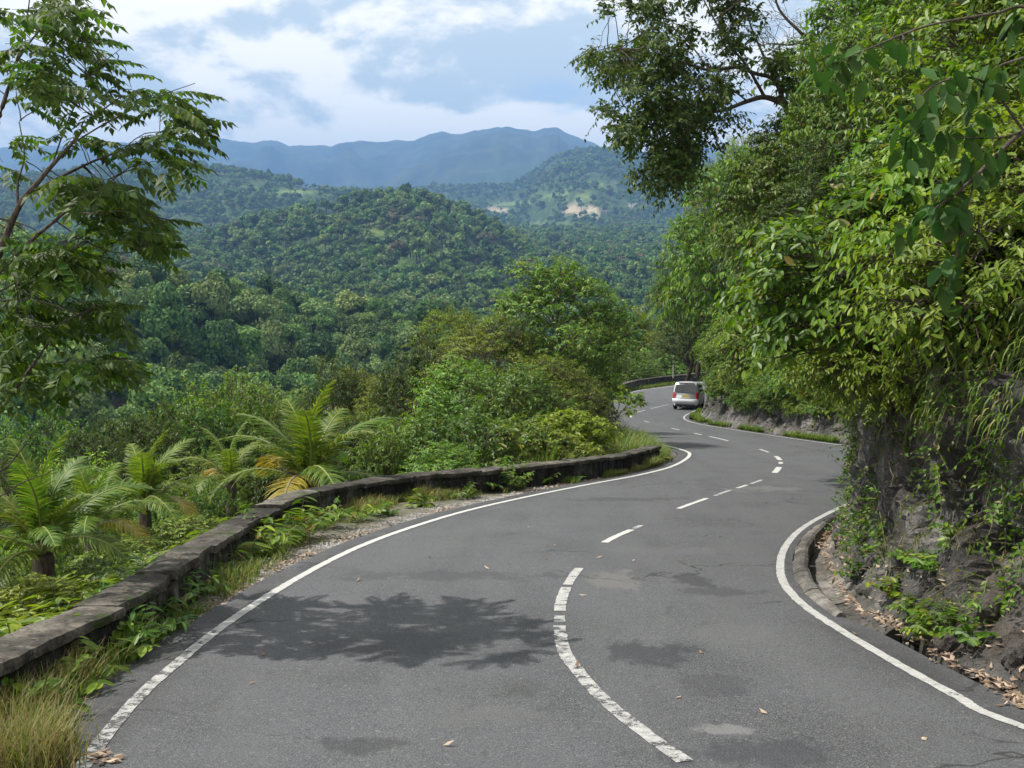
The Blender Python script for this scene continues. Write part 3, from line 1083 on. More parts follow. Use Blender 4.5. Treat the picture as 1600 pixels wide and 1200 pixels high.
CL = np.concatenate([cb + cn * off[..., None], (g(Bp[:, 1])[:, None] + hgt)[..., None]], -1)
# break-up of the face: coarse ledges and fine roughness along the outward direction
nb3 = np.concatenate([-cn, np.full(cn.shape[:2] + (1,), 0.25)], -1)
q = CL.copy(); q[..., 2] *= 1.0
amp = np.clip(prof[None, :, 1] / 0.9, 0.06, 1)
wq = q + 0.22 * np.stack([fbm(q * 1.7 + a, 3) for a in (0, 20, 40)], -1)
ca, ea = cells(wq * np.array([1.35, 1.35, 1.0]))
cb_, eb = cells(wq * np.array([3.6, 3.6, 2.6]) + 9)
crack = -0.16 * np.exp(-ea / 0.055) - 0.05 * np.exp(-eb / 0.07)
d1 = (ca - .5) * 0.34 + (cb_ - .5) * 0.10 + crack + fbm(q * 0.35, 2) * 0.22 + fbm(q * 2.4, 4, .6) * 0.06 + fbm(q * 9, 3, .6) * 0.018
st = 0.0
rocky = np.clip((3.4 - prof[None, :, 1]) / 1.0, 0.35, 1)
CLd = CL + nb3 * ((d1 + st - 0.10) * amp * rocky)[..., None]
CLd[:, prof[:, 1] > 20] = CL[:, prof[:, 1] > 20]
na, nb_ = CLd.shape[:2]
fc = grid_faces(na, nb_)[:, ::-1]
rowi = (fc.min(1) % nb_)
split = int(np.searchsorted(prof[:, 1], 2.35))
isrock = rowi < split
ge = Geo()
ge.add(CLd.reshape(-1, 3), fc[isrock], 0)
ge.F.append((fc[~isrock], 1))
bank = ge.build('rock_bank', [MAT['rock'], MAT['bank']], smooth=False)
tag(bank, kind='structure')
CLN = unit(np.cross(np.gradient(CLd, axis=0), np.gradient(CLd, axis=1)))
CLN *= np.sign((CLN[..., :2] * -cn).sum(-1) + 1e-3)[..., None]


def bank_pt(s, h):
    """point and outward normal on the bank at plan station s (metres along depth y of the foot) and height h"""
    i = int(np.argmin(np.abs(Bp[:, 1] - s) + 1000 * (Bp[:, 0] < 0)))
    j = int(np.argmin(np.abs(hgt[i] - h)))
    return CLd[i, j], CLN[i, j]


# stones along the toe of the bank
def stone_mesh(seed):
    r = np.random.default_rng(seed)
    import bmesh
    bm = bmesh.new()
    bmesh.ops.create_icosphere(bm, subdivisions=3, radius=1)
    me = bpy.data.meshes.new('stone')
    bm.to_mesh(me); bm.free()
    V = np.array([v.co for v in me.vertices])
    cv, ce = cells(V * 1.15 + seed * 5)
    V = V * (1 + 0.34 * (cv - .5)[:, None] - 0.08 * np.exp(-ce / .08)[:, None] + 0.05 * fbm(V * 5 + seed, 3)[:, None])
    V = V * (1 + 0.0 * np.round(2.2 * fbm(V * 1.3 + seed * 7, 2))[:, None] * 0.6 + 0.12 * fbm(V * 2.7 + seed, 3)[:, None])
    V = np.sign(V) * np.abs(V) ** 0.85 * np.array([1.0, 0.8, 0.75])
    me.vertices.foreach_set('co', V.astype(np.float32).ravel())
    me.materials.append(MAT['rock'])
    return me


stones = [stone_mesh(k) for k in range(6)]
rs = random.Random(5)
s_idx = [i for i in range(len(Bp)) if 5.5 < Bp[i, 1] < 17.5]
for k in range(46):
    i = rs.choice(s_idx)
    h = abs(rs.gauss(0.0, 0.22)) + 0.02
    j = int(np.argmin(np.abs(hgt[i] - h)))
    o = link('stone', stones[k % 6], bank)
    o.location = CLd[i, j] + np.array([0, 0, -0.02])
    sz = rs.uniform(0.05, 0.125)
    o.scale = (sz * rs.uniform(.8, 1.4), sz, sz * rs.uniform(.7, 1.2))
    o.rotation_euler = (rs.uniform(-.4, .4), rs.uniform(-.4, .4), rs.uniform(0, 6.28))
for (px, py, y, sz) in [(1508, 935, 8.9, .17), (1580, 905, 8.4, .20), (1545, 985, 8.2, .13), (1470, 985, 9.0, .12), (1425, 985, 9.6, .12), (1590, 1010, 7.7, .14)]:
    o = link('stone', stones[rs.randint(0, 5)], bank)
    p = at(px, py, y)
    i = int(np.argmin(np.linalg.norm((CLd[:, :60] - p), axis=-1).ravel()))
    o.location = CLd[:, :60].reshape(-1, 3)[i]
    o.scale = (sz, sz * .8, sz * 1.1)
    o.rotation_euler = (rs.uniform(-.4, .4), rs.uniform(-.4, .4), rs.uniform(0, 6.28))

# kerb stones and drain slabs between the right line and the bank
i0, i1 = int(SP * 4.1), int(SP * 8.9)
kA = Rc - nR * 0.155
tN = np.interp(np.arange(len(Rc)) / SP, [4.0, 4.6, 5, 7, 8.9], [0.10, .18, .20, .19, .14])
kB = Rc - nR * (0.155 + tN)[:, None]
drain = empty('drain_channel', (*Rc[SP * 6], float(g(Rc[SP * 6, 1]))))
tag(drain, 'broken concrete kerb and drain channel curving round the foot of the near rock bluff', 'drain')
dinv = -np.array(drain.location)


def slab(name, A, B, za, zb, zbot, mat, jit, cross):
    """section between two plan lines with heights za -> zb and a cross profile"""
    m, k = len(A), len(cross)
    V = np.zeros((m, k + 2, 3))
    for j, (t, dz) in enumerate(cross):
        V[:, j, :2] = A * (1 - t) + B * t
        V[:, j, 2] = g(V[:, j, 1]) + za * (1 - t) + zb * t + dz
    V[:, k] = V[:, k - 1] - [0, 0, zbot]
    V[:, k + 1] = V[:, 0] - [0, 0, zbot]
    q = V.reshape(-1, 3)
    q = q + np.stack([fbm(q * 4 + a, 3) for a in (3, 23, 43)], -1) * jit
    ge = Geo()
    kk = k + 2
    ge.add(q, grid_faces(m, kk)[:, ::-1])
    ge.F.append((np.stack([np.arange(m - 1) * kk + kk - 1, np.arange(m - 1) * kk, np.arange(1, m) * kk, np.arange(1, m) * kk + kk - 1], -1), 0))
    ge.F.append((np.array([np.arange(kk)]), 0)); ge.F.append((np.array([(m - 1) * kk + np.arange(kk)[::-1]]), 0))
    o = ge.build(name, mat, drain)
    o.location = dinv
    return o


def dense(P, a, b, n=10):
    u = np.linspace(a, b, n); k = np.arange(len(P))
    return np.c_[np.interp(u, k, P[:, 0]), np.interp(u, k, P[:, 1])]


kcut = np.linspace(i0, i1, 7)
for a, b in zip(kcut[:-1], kcut[1:]):
    slab('kerb_stone', dense(kA, a + .25, b - .1, 12), dense(kB, a + .25, b - .1, 12), 0, 0.0, 0.3, MAT['kerb'], 0.014,
         [(0, 0.004), (0.15, 0.03), (0.4, 0.055), (0.7, 0.055), (0.92, 0.03), (1, -0.01)])
dA = Rc - nR * (0.165 + tN)[:, None]
dB = BASE + nR * 0.02
dcut = np.linspace(i0 - 3, i1, 6)
for a, b in zip(dcut[:-1], dcut[1:]):
    slab('drain_slab', dense(dA, a + .1, b - .1, 12), dense(dB, a + .1, b - .1, 12), -0.13 + rs.uniform(-.01, .01), 0.0, 0.25, MAT['kerb'], 0.012,
         [(0, 0.0), (0.25, -0.03), (0.5, -0.04), (0.75, -0.01), (1, 0.03)])


# ------------------------------------------------------------------ plants: building blocks
UP = np.array([0, 0, 1.0])


def leaf_geo(P, A, N, ln, wd, fold=0.18, curl=0.25, fine=False):
    """n leaves: base points P, axes A, face normals N -> verts, triangles"""
    n = len(P)
    A = unit(A)
    N = unit(N - (N * A).sum(-1, keepdims=True) * A)
    W = np.cross(A, N)
    ln = np.broadcast_to(ln, (n,))[:, None]; wd = np.broadcast_to(wd, (n,))[:, None]
    if not fine:
        b = P
        m = P + A * ln * 0.5 - N * wd * fold
        l = P + A * ln * 0.42 + W * wd * 0.5
        r = P + A * ln * 0.42 - W * wd * 0.5
        t = P + A * ln - N * ln * curl
        V = np.stack([b, l, m, r, t], 1).reshape(-1, 3)
        base = np.array([[0, 2, 1], [0, 3, 2], [1, 2, 4], [2, 3, 4]])
        Fs = (np.arange(n)[:, None, None] * 5 + base[None]).reshape(-1, 3)
        return V, Fs
    rows_ = [(0.0, 0.0), (0.25, 0.78), (0.55, 1.0), (0.82, 0.62), (1.0, 0.0)]
    pts = []
    for t, k in rows_:
        c = P + A * ln * t - N * ln * curl * t * t
        if k == 0:
            pts.append(c)
        else:
            pts += [c + W * wd * 0.5 * k, c - N * wd * fold * k, c - W * wd * 0.5 * k]
    V = np.stack(pts, 1).reshape(-1, 3)
    base = np.array([[0, 2, 1], [0, 3, 2], [1, 2, 5], [1, 5, 4], [2, 3, 6], [2, 6, 5], [4, 5, 8], [4, 8, 7], [5, 6, 9], [5, 9, 8], [7, 8, 10], [8, 9, 10]])
    Fs = (np.arange(n)[:, None, None] * 11 + base[None]).reshape(-1, 3)
    return V, Fs


def twig_leaves(r, O, D, L, n, ln, wd, droop=0.35, spread=0.8, hang=0.35, fine=False, jit=0.3, t0=0.1, curl=0.25, up=0.0):
    """alternate leaves along arching twigs"""
    T = len(O)
    t = t0 + (1 - t0) * (np.arange(n) + 0.5) / n
    O = O[:, None]; D_ = unit(D)[:, None]; L_ = np.broadcast_to(L, (T,))[:, None, None]
    tt_ = t[None, :, None]
    Pp = O + D_ * L_ * tt_ - UP * droop * L_ * tt_ ** 2
    Tn = unit(D_ - 2 * UP * droop * tt_)
    side = unit(np.cross(Tn, UP) + 1e-3)
    sg = np.where(np.arange(n) % 2 == 0, 1.0, -1.0)[None, :, None]
    A = Tn * 0.55 + side * sg * spread - UP * hang + UP * up + r.normal(0, jit, (T, n, 3))
    Nn = UP + 0.6 * D_ * np.array([1, 1, 0]) + r.normal(0, jit * 0.9, (T, n, 3))
    sz = r.uniform(0.55, 1.25, (T, n)) * (0.75 + 0.25 * np.sin(np.pi * np.clip(t, 0.05, 0.95)))[None]
    return leaf_geo(Pp.reshape(-1, 3), A.reshape(-1, 3), Nn.reshape(-1, 3), (ln * sz).ravel(), (wd * sz).ravel(), 0.2, curl, fine)


def twig_sticks(O, D, L, droop, rad):
    """thin three-sided twigs"""
    T = len(O)
    D = unit(D)
    L = np.broadcast_to(L, (T,))
    ts = np.array([0, 0.5, 1.0])
    C = O[:, None] + D[:, None] * (L[:, None] * ts[None])[..., None] - UP * (droop * L[:, None] * ts[None] ** 2)[..., None]
    s = unit(np.cross(D, UP) + 1e-3); u = np.cross(s, D)
    rr = rad * np.array([1, 0.7, 0.3])
    V = []
    for a in (0, 2.09, 4.19):
        V.append(C + rr[None, :, None] * (math.cos(a) * s + math.sin(a) * u)[:, None])
    V = np.stack(V, 2).reshape(-1, 3)     # twig, ring, corner
    base = []
    for i in range(2):
        for j in range(3):
            k = (j + 1) % 3
            base.append([i * 3 + j, i * 3 + k, i * 3 + 3 + k, i * 3 + 3 + j])
    Fs = (np.arange(T)[:, None, None] * 9 + np.array(base)[None]).reshape(-1, 4)
    return V, Fs


def limb(p0, p1, r0, r1, sag=0.0, r=None, n=7, sides=5, wob=0.05):
    p0 = np.asarray(p0, float); p1 = np.asarray(p1, float)
    t = np.linspace(0, 1, n)[:, None]
    P = p0 * (1 - t) + p1 * t
    d = np.linalg.norm(p1 - p0)
    P[:, 2] += (sag * d * np.sin(np.pi * t))[:, 0]
    if r is not None:
        P[1:-1] += r.normal(0, wob * d / 3, (n - 2, 3))
    return tube(P, np.linspace(r0, r1, n), sides)


def sphere_dirs(r, n, zlo=-0.5):
    z = r.uniform(zlo, 1, n); a = r.uniform(0, 2 * np.pi, n)
    s = np.sqrt(1 - z ** 2)
    return np.c_[s * np.cos(a), s * np.sin(a), z]


def tree_meshes(seed, H, R, base, leafm, barkm, ln=.16, wd=.07, lobes=16, twigs=26, n=9, tl=0.7, lobe_r=0.36, droop=.35, hang=.35,
                flat=1.0, trunk_r=0.09, stems=1, dens=1.0, layered=False, fine=False, top=1.0, spread=.8, up=0.0):
    """one kind of tree: returns (trunk mesh, crown mesh), foot at the origin"""
    r = np.random.default_rng(seed)
    ch = H - base
    cen = []
    for k in range(lobes):
        for _ in range(30):
            d = sphere_dirs(r, 1, -0.75)[0] * r.uniform(0.45, 1.0) ** 0.6
            # a crown a little wider below its middle
            p = np.array([d[0] * R, d[1] * R, base + ch * (0.5 + 0.5 * d[2])])
            taper = 1 - 0.55 * max(0, (p[2] - base) / ch - 0.45) * top
            p[:2] *= taper
            if all(np.linalg.norm((p - q) / np.array([R, R, ch / 2])) > 0.40 for q, _ in cen): break
        cen.append((p, lobe_r * R * r.uniform(0.7, 1.3)))
    gt = Geo()
    tops = []
    for s in range(stems):
        a = r.uniform(0, 6.28)
        foot = np.array([math.cos(a), math.sin(a), 0]) * (0.12 * R if stems > 1 else 0)
        tip = np.array([r.normal(0, .12) * R, r.normal(0, .12) * R, base + ch * 0.78]) + foot * 3
        tt_ = np.linspace(0, 1, 10)[:, None]
        P = foot * (1 - tt_) + tip * tt_
        P[1:-1] += r.normal(0, 0.018 * H, (8, 3)) * np.array([1, 1, .3])
        P[0, 2] -= 0.4
        rr = trunk_r * np.linspace(1.15, 0.25, 10); rr[0] *= 1.35
        gt.add(*tube(P, rr, 8))
        tops.append((P, rr))
    O_, D_, L_ = [], [], []
    for c, rad in cen:
        P, rr = tops[r.integers(len(tops))]
        zi = np.clip(c[2] - 0.45 * np.hypot(*(c[:2])) - 0.2 * rad, P[1, 2], P[-2, 2])
        i = int(np.argmin(np.abs(P[:, 2] - zi)))
        gt.add(*limb(P[i], c, rr[i] * .6, 0.012, 0.06, r))
        m = int(twigs * dens * (rad / (lobe_r * R)) ** 2)
        d = sphere_dirs(r, m, -0.30)
        rs_ = r.uniform(0.35, 1.0, m)[:, None] ** .7
        o = c + d * rad * rs_ * np.array([1, 1, 0.75 * flat])
        O_.append(o)
        ax = d * 0.9 + UP * 0.28 + unit(c - np.array([0, 0, base + ch * .4])) * 0.45 + r.normal(0, .35, (m, 3))
        if layered: ax[:, 2] *= 0.25
        D_.append(unit(ax)); L_.append(tl * r.uniform(.6, 1.15, m))
    O_ = np.concatenate(O_); D_ = np.concatenate(D_); L_ = np.concatenate(L_)
    gc = Geo()
    V, Fs = twig_leaves(r, O_, D_, L_, n, ln, wd, droop, spread, hang, fine, up=up)
    gc.add(V, Fs, 0)
    gt.add(*twig_sticks(O_ - D_ * 0.15 * L_[:, None], D_, L_ * 1.1, droop, 0.006 + 0.003 * R))
    return gt.me('trunk', barkm, True), gc.me('crown', leafm)


def plant_tree(name, meshes, loc, label, cat='tree', group=None, rz=0.0, sc=1.0, szz=1.0, parts=('trunk', 'crown'), tilt=(0, 0)):
    o = empty(name, loc, rz, sc)
    o.scale = (sc, sc, sc * szz)
    o.rotation_euler = (tilt[0], tilt[1], rz)
    for nm, me in zip(parts, meshes):
        if me is not None:
            link(nm, me, o)
    tag(o, label, cat, group)
    return o


# ------------------------------------------------------------------ far forest
def forest_crown(seed, faces=700, flat=0.62, size=.115, lobes=18, conic=0.0, mat='forest'):
    """a whole forest tree about one unit wide, for crowns a hundred metres and more away"""
    r = np.random.default_rng(seed)
    ge = Geo()
    c = []
    for k in range(lobes):
        d = sphere_dirs(r, 1, -0.25)[0]
        q = d * r.uniform(.5, .85) * np.array([.42, .42, .42 * flat * 1.4])
        q[:2] *= 1 - conic * max(0, q[2]) * 2
        c.append(q)
    c = np.array(c); rad = r.uniform(.12, .21, lobes)
    k = r.integers(0, lobes, faces)
    d = sphere_dirs(r, faces, -0.35)
    P = c[k] + d * rad[k][:, None] * r.uniform(.8, 1.08, faces)[:, None] + np.array([0, 0, .62])
    A = unit(np.cross(d, r.normal(0, 1, (faces, 3))) - UP * .25)
    Nn = d + r.normal(0, .3, (faces, 3)) + UP * .25
    s = size * r.uniform(.6, 1.25, faces)
    ge.add(*leaf_geo(P - A * s[:, None] * .5, A, Nn, s, s * .75, .1, .15), 0)
    # inner mass so that the crown is not see-through
    for q, ra in zip(c, rad):
        dd = sphere_dirs(r, 16, -.9)
        m = 16
        A = unit(np.cross(dd, r.normal(0, 1, (m, 3))))
        ge.add(*leaf_geo(q + dd * ra * .55 + np.array([0, 0, .62]) - A * ra * .6, A, dd, np.full(m, ra * 1.2), np.full(m, ra * 1.1), .05, .1), 0)
    ge.add(*tube([[0, 0, -.25], [.01, .01, .3], [0, .02, .62]], [.035, .026, .012], 5), 1)
    for q in c[:6]:
        ge.add(*tube([[0, 0.01, .35], q * .6 + np.array([0, 0, .5]), q + np.array([0, 0, .6])], [.016, .011, .005], 4), 1)
    return ge.me('forest_tree', [MAT[mat], MAT['bark']])


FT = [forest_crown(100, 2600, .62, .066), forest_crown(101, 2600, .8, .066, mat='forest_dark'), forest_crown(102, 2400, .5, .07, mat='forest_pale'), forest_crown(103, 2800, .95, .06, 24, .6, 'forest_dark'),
      forest_crown(104, 1500, .8, .07, 9), forest_crown(105, 2600, .7, .062, 26, mat='forest_dark'), forest_crown(106, 1300, .8, .065, 9, mat='forest_brown')]
FT_SMALL = [forest_crown(110, 330, .65, .165, 9), forest_crown(111, 300, .8, .165, 8, mat='forest_dark'), forest_crown(112, 300, .5, .17, 9, mat='forest_pale'), forest_crown(113, 320, .9, .15, 10, .5),
            forest_crown(114, 330, .7, .16, 10, mat='forest_dark'), forest_crown(115, 300, .6, .17, 8), forest_crown(116, 300, 1.2, .14, 9, .5, 'forest_dark'), forest_crown(117, 220, .7, .15, 7, mat='forest_brown')]

# silhouette of the land per image column, to leave out what stands wholly behind a ridge
_hc = np.linspace(-200, 1250, 300)
_hy = np.geomspace(60, 9000, 260)
_Y, _C = np.meshgrid(_hy, _hc, indexing='ij')
_X = (_C - 800) / 1729 * _Y
_Z = land(_X, _Y)
_R = rows(_X, _Y, _Z)[1]
_hor = np.minimum.accumulate(np.vstack([np.full((1, len(_hc)), 1300.0), _R[:-1]]), 0)


def visible(x, y, ztop, lift=0.0, margin=2.0):
    c, r = rows(x, y, ztop)
    i = np.clip(np.searchsorted(_hy, y * 0.97) - 1, 0, len(_hy) - 1)
    j = np.clip(np.round((c + 200) / 1450 * 299).astype(int), 0, 299)
    return r < _hor[i, j] - lift + margin


def scatter(y0, y1, c0, c1, spacing, r):
    A = (c1 - c0) / 1729 * (y1 ** 2 - y0 ** 2) / 2
    n = int(A / spacing ** 2)
    y = np.sqrt(r.uniform(y0 ** 2, y1 ** 2, n)); c = r.uniform(c0, c1, n)
    return (c - 800) / 1729 * y, y


def in_clearing(x, y, z):
    m = np.zeros(len(x), bool)
    for lift in (0.0, 7.0, 14.0):
        c, r = rows(x, y, z + lift)
        for cx, cr, rx, rr, y0, y1 in MEADOWS + EARTHS:
            m |= (np.hypot((c - cx) / rx, (r - cr) / rr) < 1.0) & (y > y0 * .6) & (y < y1)
    return m


def build_forest():
    r = np.random.default_rng(21)
    # the near wooded ridge: single trees
    x, y = scatter(120, 470, -60, 1120, 6.6, r)
    z = land(x, y)
    s = r.uniform(4.8, 12.5, len(x)) * np.where(r.random(len(x)) < .14, 1.35, 1)
    keep = visible(x, y, z + s * 1.05, 0, 4)
    x, y, z, s = x[keep], y[keep], z[keep], s[keep]
    # those that show (nothing taller close in front)
    c, rt = rows(x, y, z + s * .95)
    # what near trees and the rock bank cover is not shown as single trees
    lim = np.interp(c, [-60, 60, 180, 300, 420, 480, 560, 600, 640, 680, 740, 800, 860, 920, 960, 1030, 1060], [700, 715, 720, 700, 660, 620, 590, 610, 540, 520, 490, 470, 440, 430, 480, 500, 450])
    hidden = (rt > lim + 12) | (c > 1050)
    order = np.argsort(y + 1e5 * hidden)
    pick = order[:300]
    rest = order[300:]
    rest = rest[~((rt[rest] > lim[rest] + 60) | (c[rest] > 1090))]
    for k in pick:
        o = bpy.data.objects.new('forest_tree', FT[2 if (y[k] > 300 and r.random() < .45) else int(r.choice(7, p=[.2, .17, .13, .17, .15, .15, .03]))])  # pale leaf colour favoured towards the crest, painting in its sunlit tone
        COL.objects.link(o)
        o.location = (x[k], y[k], z[k])
        o.rotation_euler = (0, 0, r.uniform(0, 6.28))
        w_ = s[k]
        o.scale = (w_, w_, w_ * r.uniform(.8, 1.4))
        kd = FT.index(o.data)
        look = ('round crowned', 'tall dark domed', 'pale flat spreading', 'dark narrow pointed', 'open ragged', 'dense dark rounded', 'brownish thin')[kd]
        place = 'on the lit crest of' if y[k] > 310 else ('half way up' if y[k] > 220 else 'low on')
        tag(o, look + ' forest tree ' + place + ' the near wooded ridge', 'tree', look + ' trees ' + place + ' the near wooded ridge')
    X, Y, Z, S = [x[rest]], [y[rest]], [z[rest]], [s[rest]]
    stuff('ridge_forest', FT, np.concatenate(X), np.concatenate(Y), np.concatenate(Z), np.concatenate(S), r, 'closed green woodland filling the gaps on the near wooded ridge', 'woodland')
    # hills behind
    parts = []
    for (y0, y1, c0, c1, sp, lo, hi) in [(470, 800, -60, 1120, 9.0, 8, 13), (800, 1500, -60, 1120, 11.0, 9, 18), (1500, 2700, -60, 1160, 15, 10, 19), (2700, 5200, -60, 1180, 26, 14, 26)]:
        x, y = scatter(y0, y1, c0, c1, sp, r)
        z = land(x, y)
        s = lo * .75 + (hi * 1.15 - lo * .75) * r.random(len(x)) ** 1.5
        k = visible(x, y, z + s * .9, 0, 2) & ~(in_clearing(x, y, z) & (r.random(len(x)) < .88))
        nz_ = fbm(np.c_[x / 90, y / 90, np.zeros(len(x))], 3)
        k &= nz_ > -0.75
        parts.append((x[k], y[k], z[k], s[k]))
    X, Y, Z, S = [np.concatenate(a) for a in zip(*parts)]
    stuff('hill_forest', FT_SMALL, X, Y, Z, S, r, 'continuous woodland on the hills across the valley', 'woodland')


def stuff(name, sources, X, Y, Z, S, r, label, cat):
    """scattered trees as one object: points, each drawn with one of the source meshes"""
    n = len(X)
    me = bpy.data.meshes.new(name)
    me.vertices.add(n)
    me.vertices.foreach_set('co', np.c_[X, Y, Z - 0.3].astype(np.float32).ravel())
    for nm, arr in (('size', S), ('turn', r.uniform(0, 6.28, n))):
        a = me.attributes.new(nm, 'FLOAT', 'POINT'); a.data.foreach_set('value', arr.astype(np.float32))
    a = me.attributes.new('pick', 'INT', 'POINT'); a.data.foreach_set('value', np.where(r.random(n) < .035, len(sources) - 1, r.integers(0, len(sources) - 1, n)).astype(np.int32))
    o = link(name, me)
    tag(o, label, cat, kind='stuff')
    nt = bpy.data.node_groups.new(name, 'GeometryNodeTree')
    nt.interface.new_socket('Geometry', in_out='INPUT', socket_type='NodeSocketGeometry')
    nt.interface.new_socket('Geometry', in_out='OUTPUT', socket_type='NodeSocketGeometry')
    N = nt.nodes.new; Lk = nt.links.new
    gi, go = N('NodeGroupInput'), N('NodeGroupOutput')
    iop = N('GeometryNodeInstanceOnPoints')
    m2p = N('GeometryNodeMeshToPoints')
    Lk(gi.outputs[0], m2p.inputs['Mesh'])
    Lk(m2p.outputs[0], iop.inputs['Points'])
    join = N('GeometryNodeJoinGeometry')
    for k, s in enumerate(sources[::-1]):
        so = SRC.get(s.name)
        if so is None:
            so = bpy.data.objects.new('source_' + s.name, s)      # never linked to a collection
            SRC[s.name] = so
        oi = N('GeometryNodeObjectInfo')
        oi.inputs['Object'].default_value = so
        oi.inputs['As Instance'].default_value = False
        gti = N('GeometryNodeGeometryToInstance')
        Lk(oi.outputs['Geometry'], gti.inputs[0])
        Lk(gti.outputs[0], join.inputs[0])
    Lk(join.outputs[0], iop.inputs['Instance'])
    iop.inputs['Pick Instance'].default_value = True

    def na(nm, t):
        q = N('GeometryNodeInputNamedAttribute'); q.data_type = t
        q.inputs['Name'].default_value = nm
        return q.outputs[0]
    Lk(na('pick', 'INT'), iop.inputs['Instance Index'])
    cx = N('ShaderNodeCombineXYZ')
    Lk(na('turn', 'FLOAT'), cx.inputs[2])
    Lk(cx.outputs[0], iop.inputs['Rotation'])
    Lk(na('size', 'FLOAT'), iop.inputs['Scale'])
    Lk(iop.outputs[0], go.inputs[0])
    md = o.modifiers.new('scatter', 'NODES')
    md.node_group = nt
    return o


SRC = {}
build_forest()


# ------------------------------------------------------------------ near trees and shrubs
def ordinal(k):
    if k >= 20: return 'twenty ' + ordinal(k - 20)
    return ['first', 'second', 'third', 'fourth', 'fifth', 'sixth', 'seventh', 'eighth', 'ninth', 'tenth', 'eleventh', 'twelfth', 'thirteenth', 'fourteenth',
            'fifteenth', 'sixteenth', 'seventeenth', 'eighteenth', 'nineteenth', 'twentieth'][k]


KIND = {}
def kind(key, **kw):
    KIND[key] = (tree_meshes(**kw), kw['H'], kw['R'])


kind('tall', seed=1, H=8.5, R=2.3, base=1.6, leafm=MAT['leaf_bright'], barkm=MAT['bark'], ln=.21, wd=.095, lobes=30, twigs=46, n=9, tl=.75, lobe_r=.34, trunk_r=.10, hang=.45)
kind('round', seed=2, H=5.5, R=2.6, base=.8, leafm=MAT['leaf_mid'], barkm=MAT['bark'], ln=.19, wd=.09, lobes=28, twigs=50, n=9, tl=.7, lobe_r=.34, trunk_r=.11, top=.7)
kind('dark', seed=3, H=5.5, R=2.3, base=.7, leafm=MAT['leaf_dark'], barkm=MAT['bark'], ln=.18, wd=.085, lobes=28, twigs=52, n=9, tl=.6, lobe_r=.32, trunk_r=.11)
kind('feathery', seed=4, H=6.5, R=2.8, base=1.2, leafm=MAT['leaf_olive'], barkm=MAT['bark'], ln=.15, wd=.05, lobes=30, twigs=60, n=13, tl=.95, lobe_r=.34, trunk_r=.09, droop=.5, hang=.15, spread=1.1)
kind('layered', seed=5, H=7.0, R=2.9, base=2.2, leafm=MAT['leaf_olive'], barkm=MAT['bark'], ln=.17, wd=.07, lobes=17, twigs=58, n=11, tl=.85, lobe_r=.36, flat=.35, layered=True, trunk_r=.08, droop=.2)
kind('bush', seed=6, H=2.4, R=1.6, base=.1, leafm=MAT['leaf_mid'], barkm=MAT['bark'], ln=.15, wd=.075, lobes=22, twigs=40, n=8, tl=.5, lobe_r=.36, trunk_r=.035, stems=4, top=.4)
kind('limebush', seed=7, H=2.2, R=1.5, base=.1, leafm=MAT['leaf_lime'], barkm=MAT['bark'], ln=.21, wd=.12, lobes=20, twigs=32, n=7, tl=.5, lobe_r=.36, trunk_r=.03, stems=4, top=.4)
kind('brightbush', seed=8, H=2.4, R=1.5, base=.1, leafm=MAT['leaf_bright'], barkm=MAT['bark'], ln=.17, wd=.085, lobes=22, twigs=38, n=8, tl=.55, lobe_r=.36, trunk_r=.03, stems=4, top=.4)
kind('yellow', seed=9, H=2.0, R=1.1, base=.1, leafm=MAT['leaf_yellow'], barkm=MAT['bark'], ln=.14, wd=.06, lobes=14, twigs=36, n=8, tl=.5, lobe_r=.38, trunk_r=.025, stems=3, hang=.6)
# shrubs of the rock bank
kind('hang_bright', seed=11, H=2.3, R=1.35, base=-.3, leafm=MAT['leaf_bright'], barkm=MAT['bark'], ln=.175, wd=.078, lobes=17, twigs=46, n=7, tl=.62, lobe_r=.32, trunk_r=.03, stems=4, droop=.35, hang=.5, fine=True)
kind('hang_mid', seed=12, H=2.3, R=1.35, base=-.3, leafm=MAT['leaf_mid'], barkm=MAT['bark'], ln=.165, wd=.074, lobes=17, twigs=48, n=7, tl=.6, lobe_r=.32, trunk_r=.03, stems=4, droop=.35, hang=.45, fine=True)
kind('hang_olive', seed=13, H=2.3, R=1.35, base=-.3, leafm=MAT['leaf_olive'], barkm=MAT['bark'], ln=.145, wd=.05, lobes=17, twigs=50, n=9, tl=.65, lobe_r=.32, trunk_r=.03, stems=4, droop=.4, hang=.35, fine=True)
kind('hang_dark', seed=14, H=2.4, R=1.4, base=-.3, leafm=MAT['leaf_dark'], barkm=MAT['bark'], ln=.165, wd=.078, lobes=17, twigs=46, n=7, tl=.6, lobe_r=.32, trunk_r=.03, stems=4, droop=.35, hang=.4, fine=True)
kind('hang_yellow', seed=15, H=2.0, R=1.2, base=-.4, leafm=MAT['leaf_yellow'], barkm=MAT['bark'], ln=.15, wd=.052, lobes=13, twigs=46, n=8, tl=.7, lobe_r=.34, trunk_r=.025, stems=4, droop=.6, hang=.5, fine=True)
kind('broad', seed=16, H=1.8, R=1.0, base=-.2, leafm=MAT['leaf_bright'], barkm=MAT['stem'], ln=.29, wd=.135, lobes=10, twigs=20, n=6, tl=.6, lobe_r=.38, trunk_r=.02, stems=5, droop=.45, hang=.5, fine=True)
kind('canopy', seed=17, H=6.5, R=3.0, base=1.0, leafm=MAT['leaf_mid'], barkm=MAT['bark'], ln=.26, wd=.12, lobes=32, twigs=42, n=8, tl=.8, lobe_r=.29, trunk_r=.14, top=.6, hang=.5)
kind('canopy_dark', seed=18, H=7.5, R=2.6, base=1.0, leafm=MAT['leaf_dark'], barkm=MAT['bark'], ln=.18, wd=.085, lobes=34, twigs=52, n=9, tl=.75, lobe_r=.32, trunk_r=.14, top=.6)


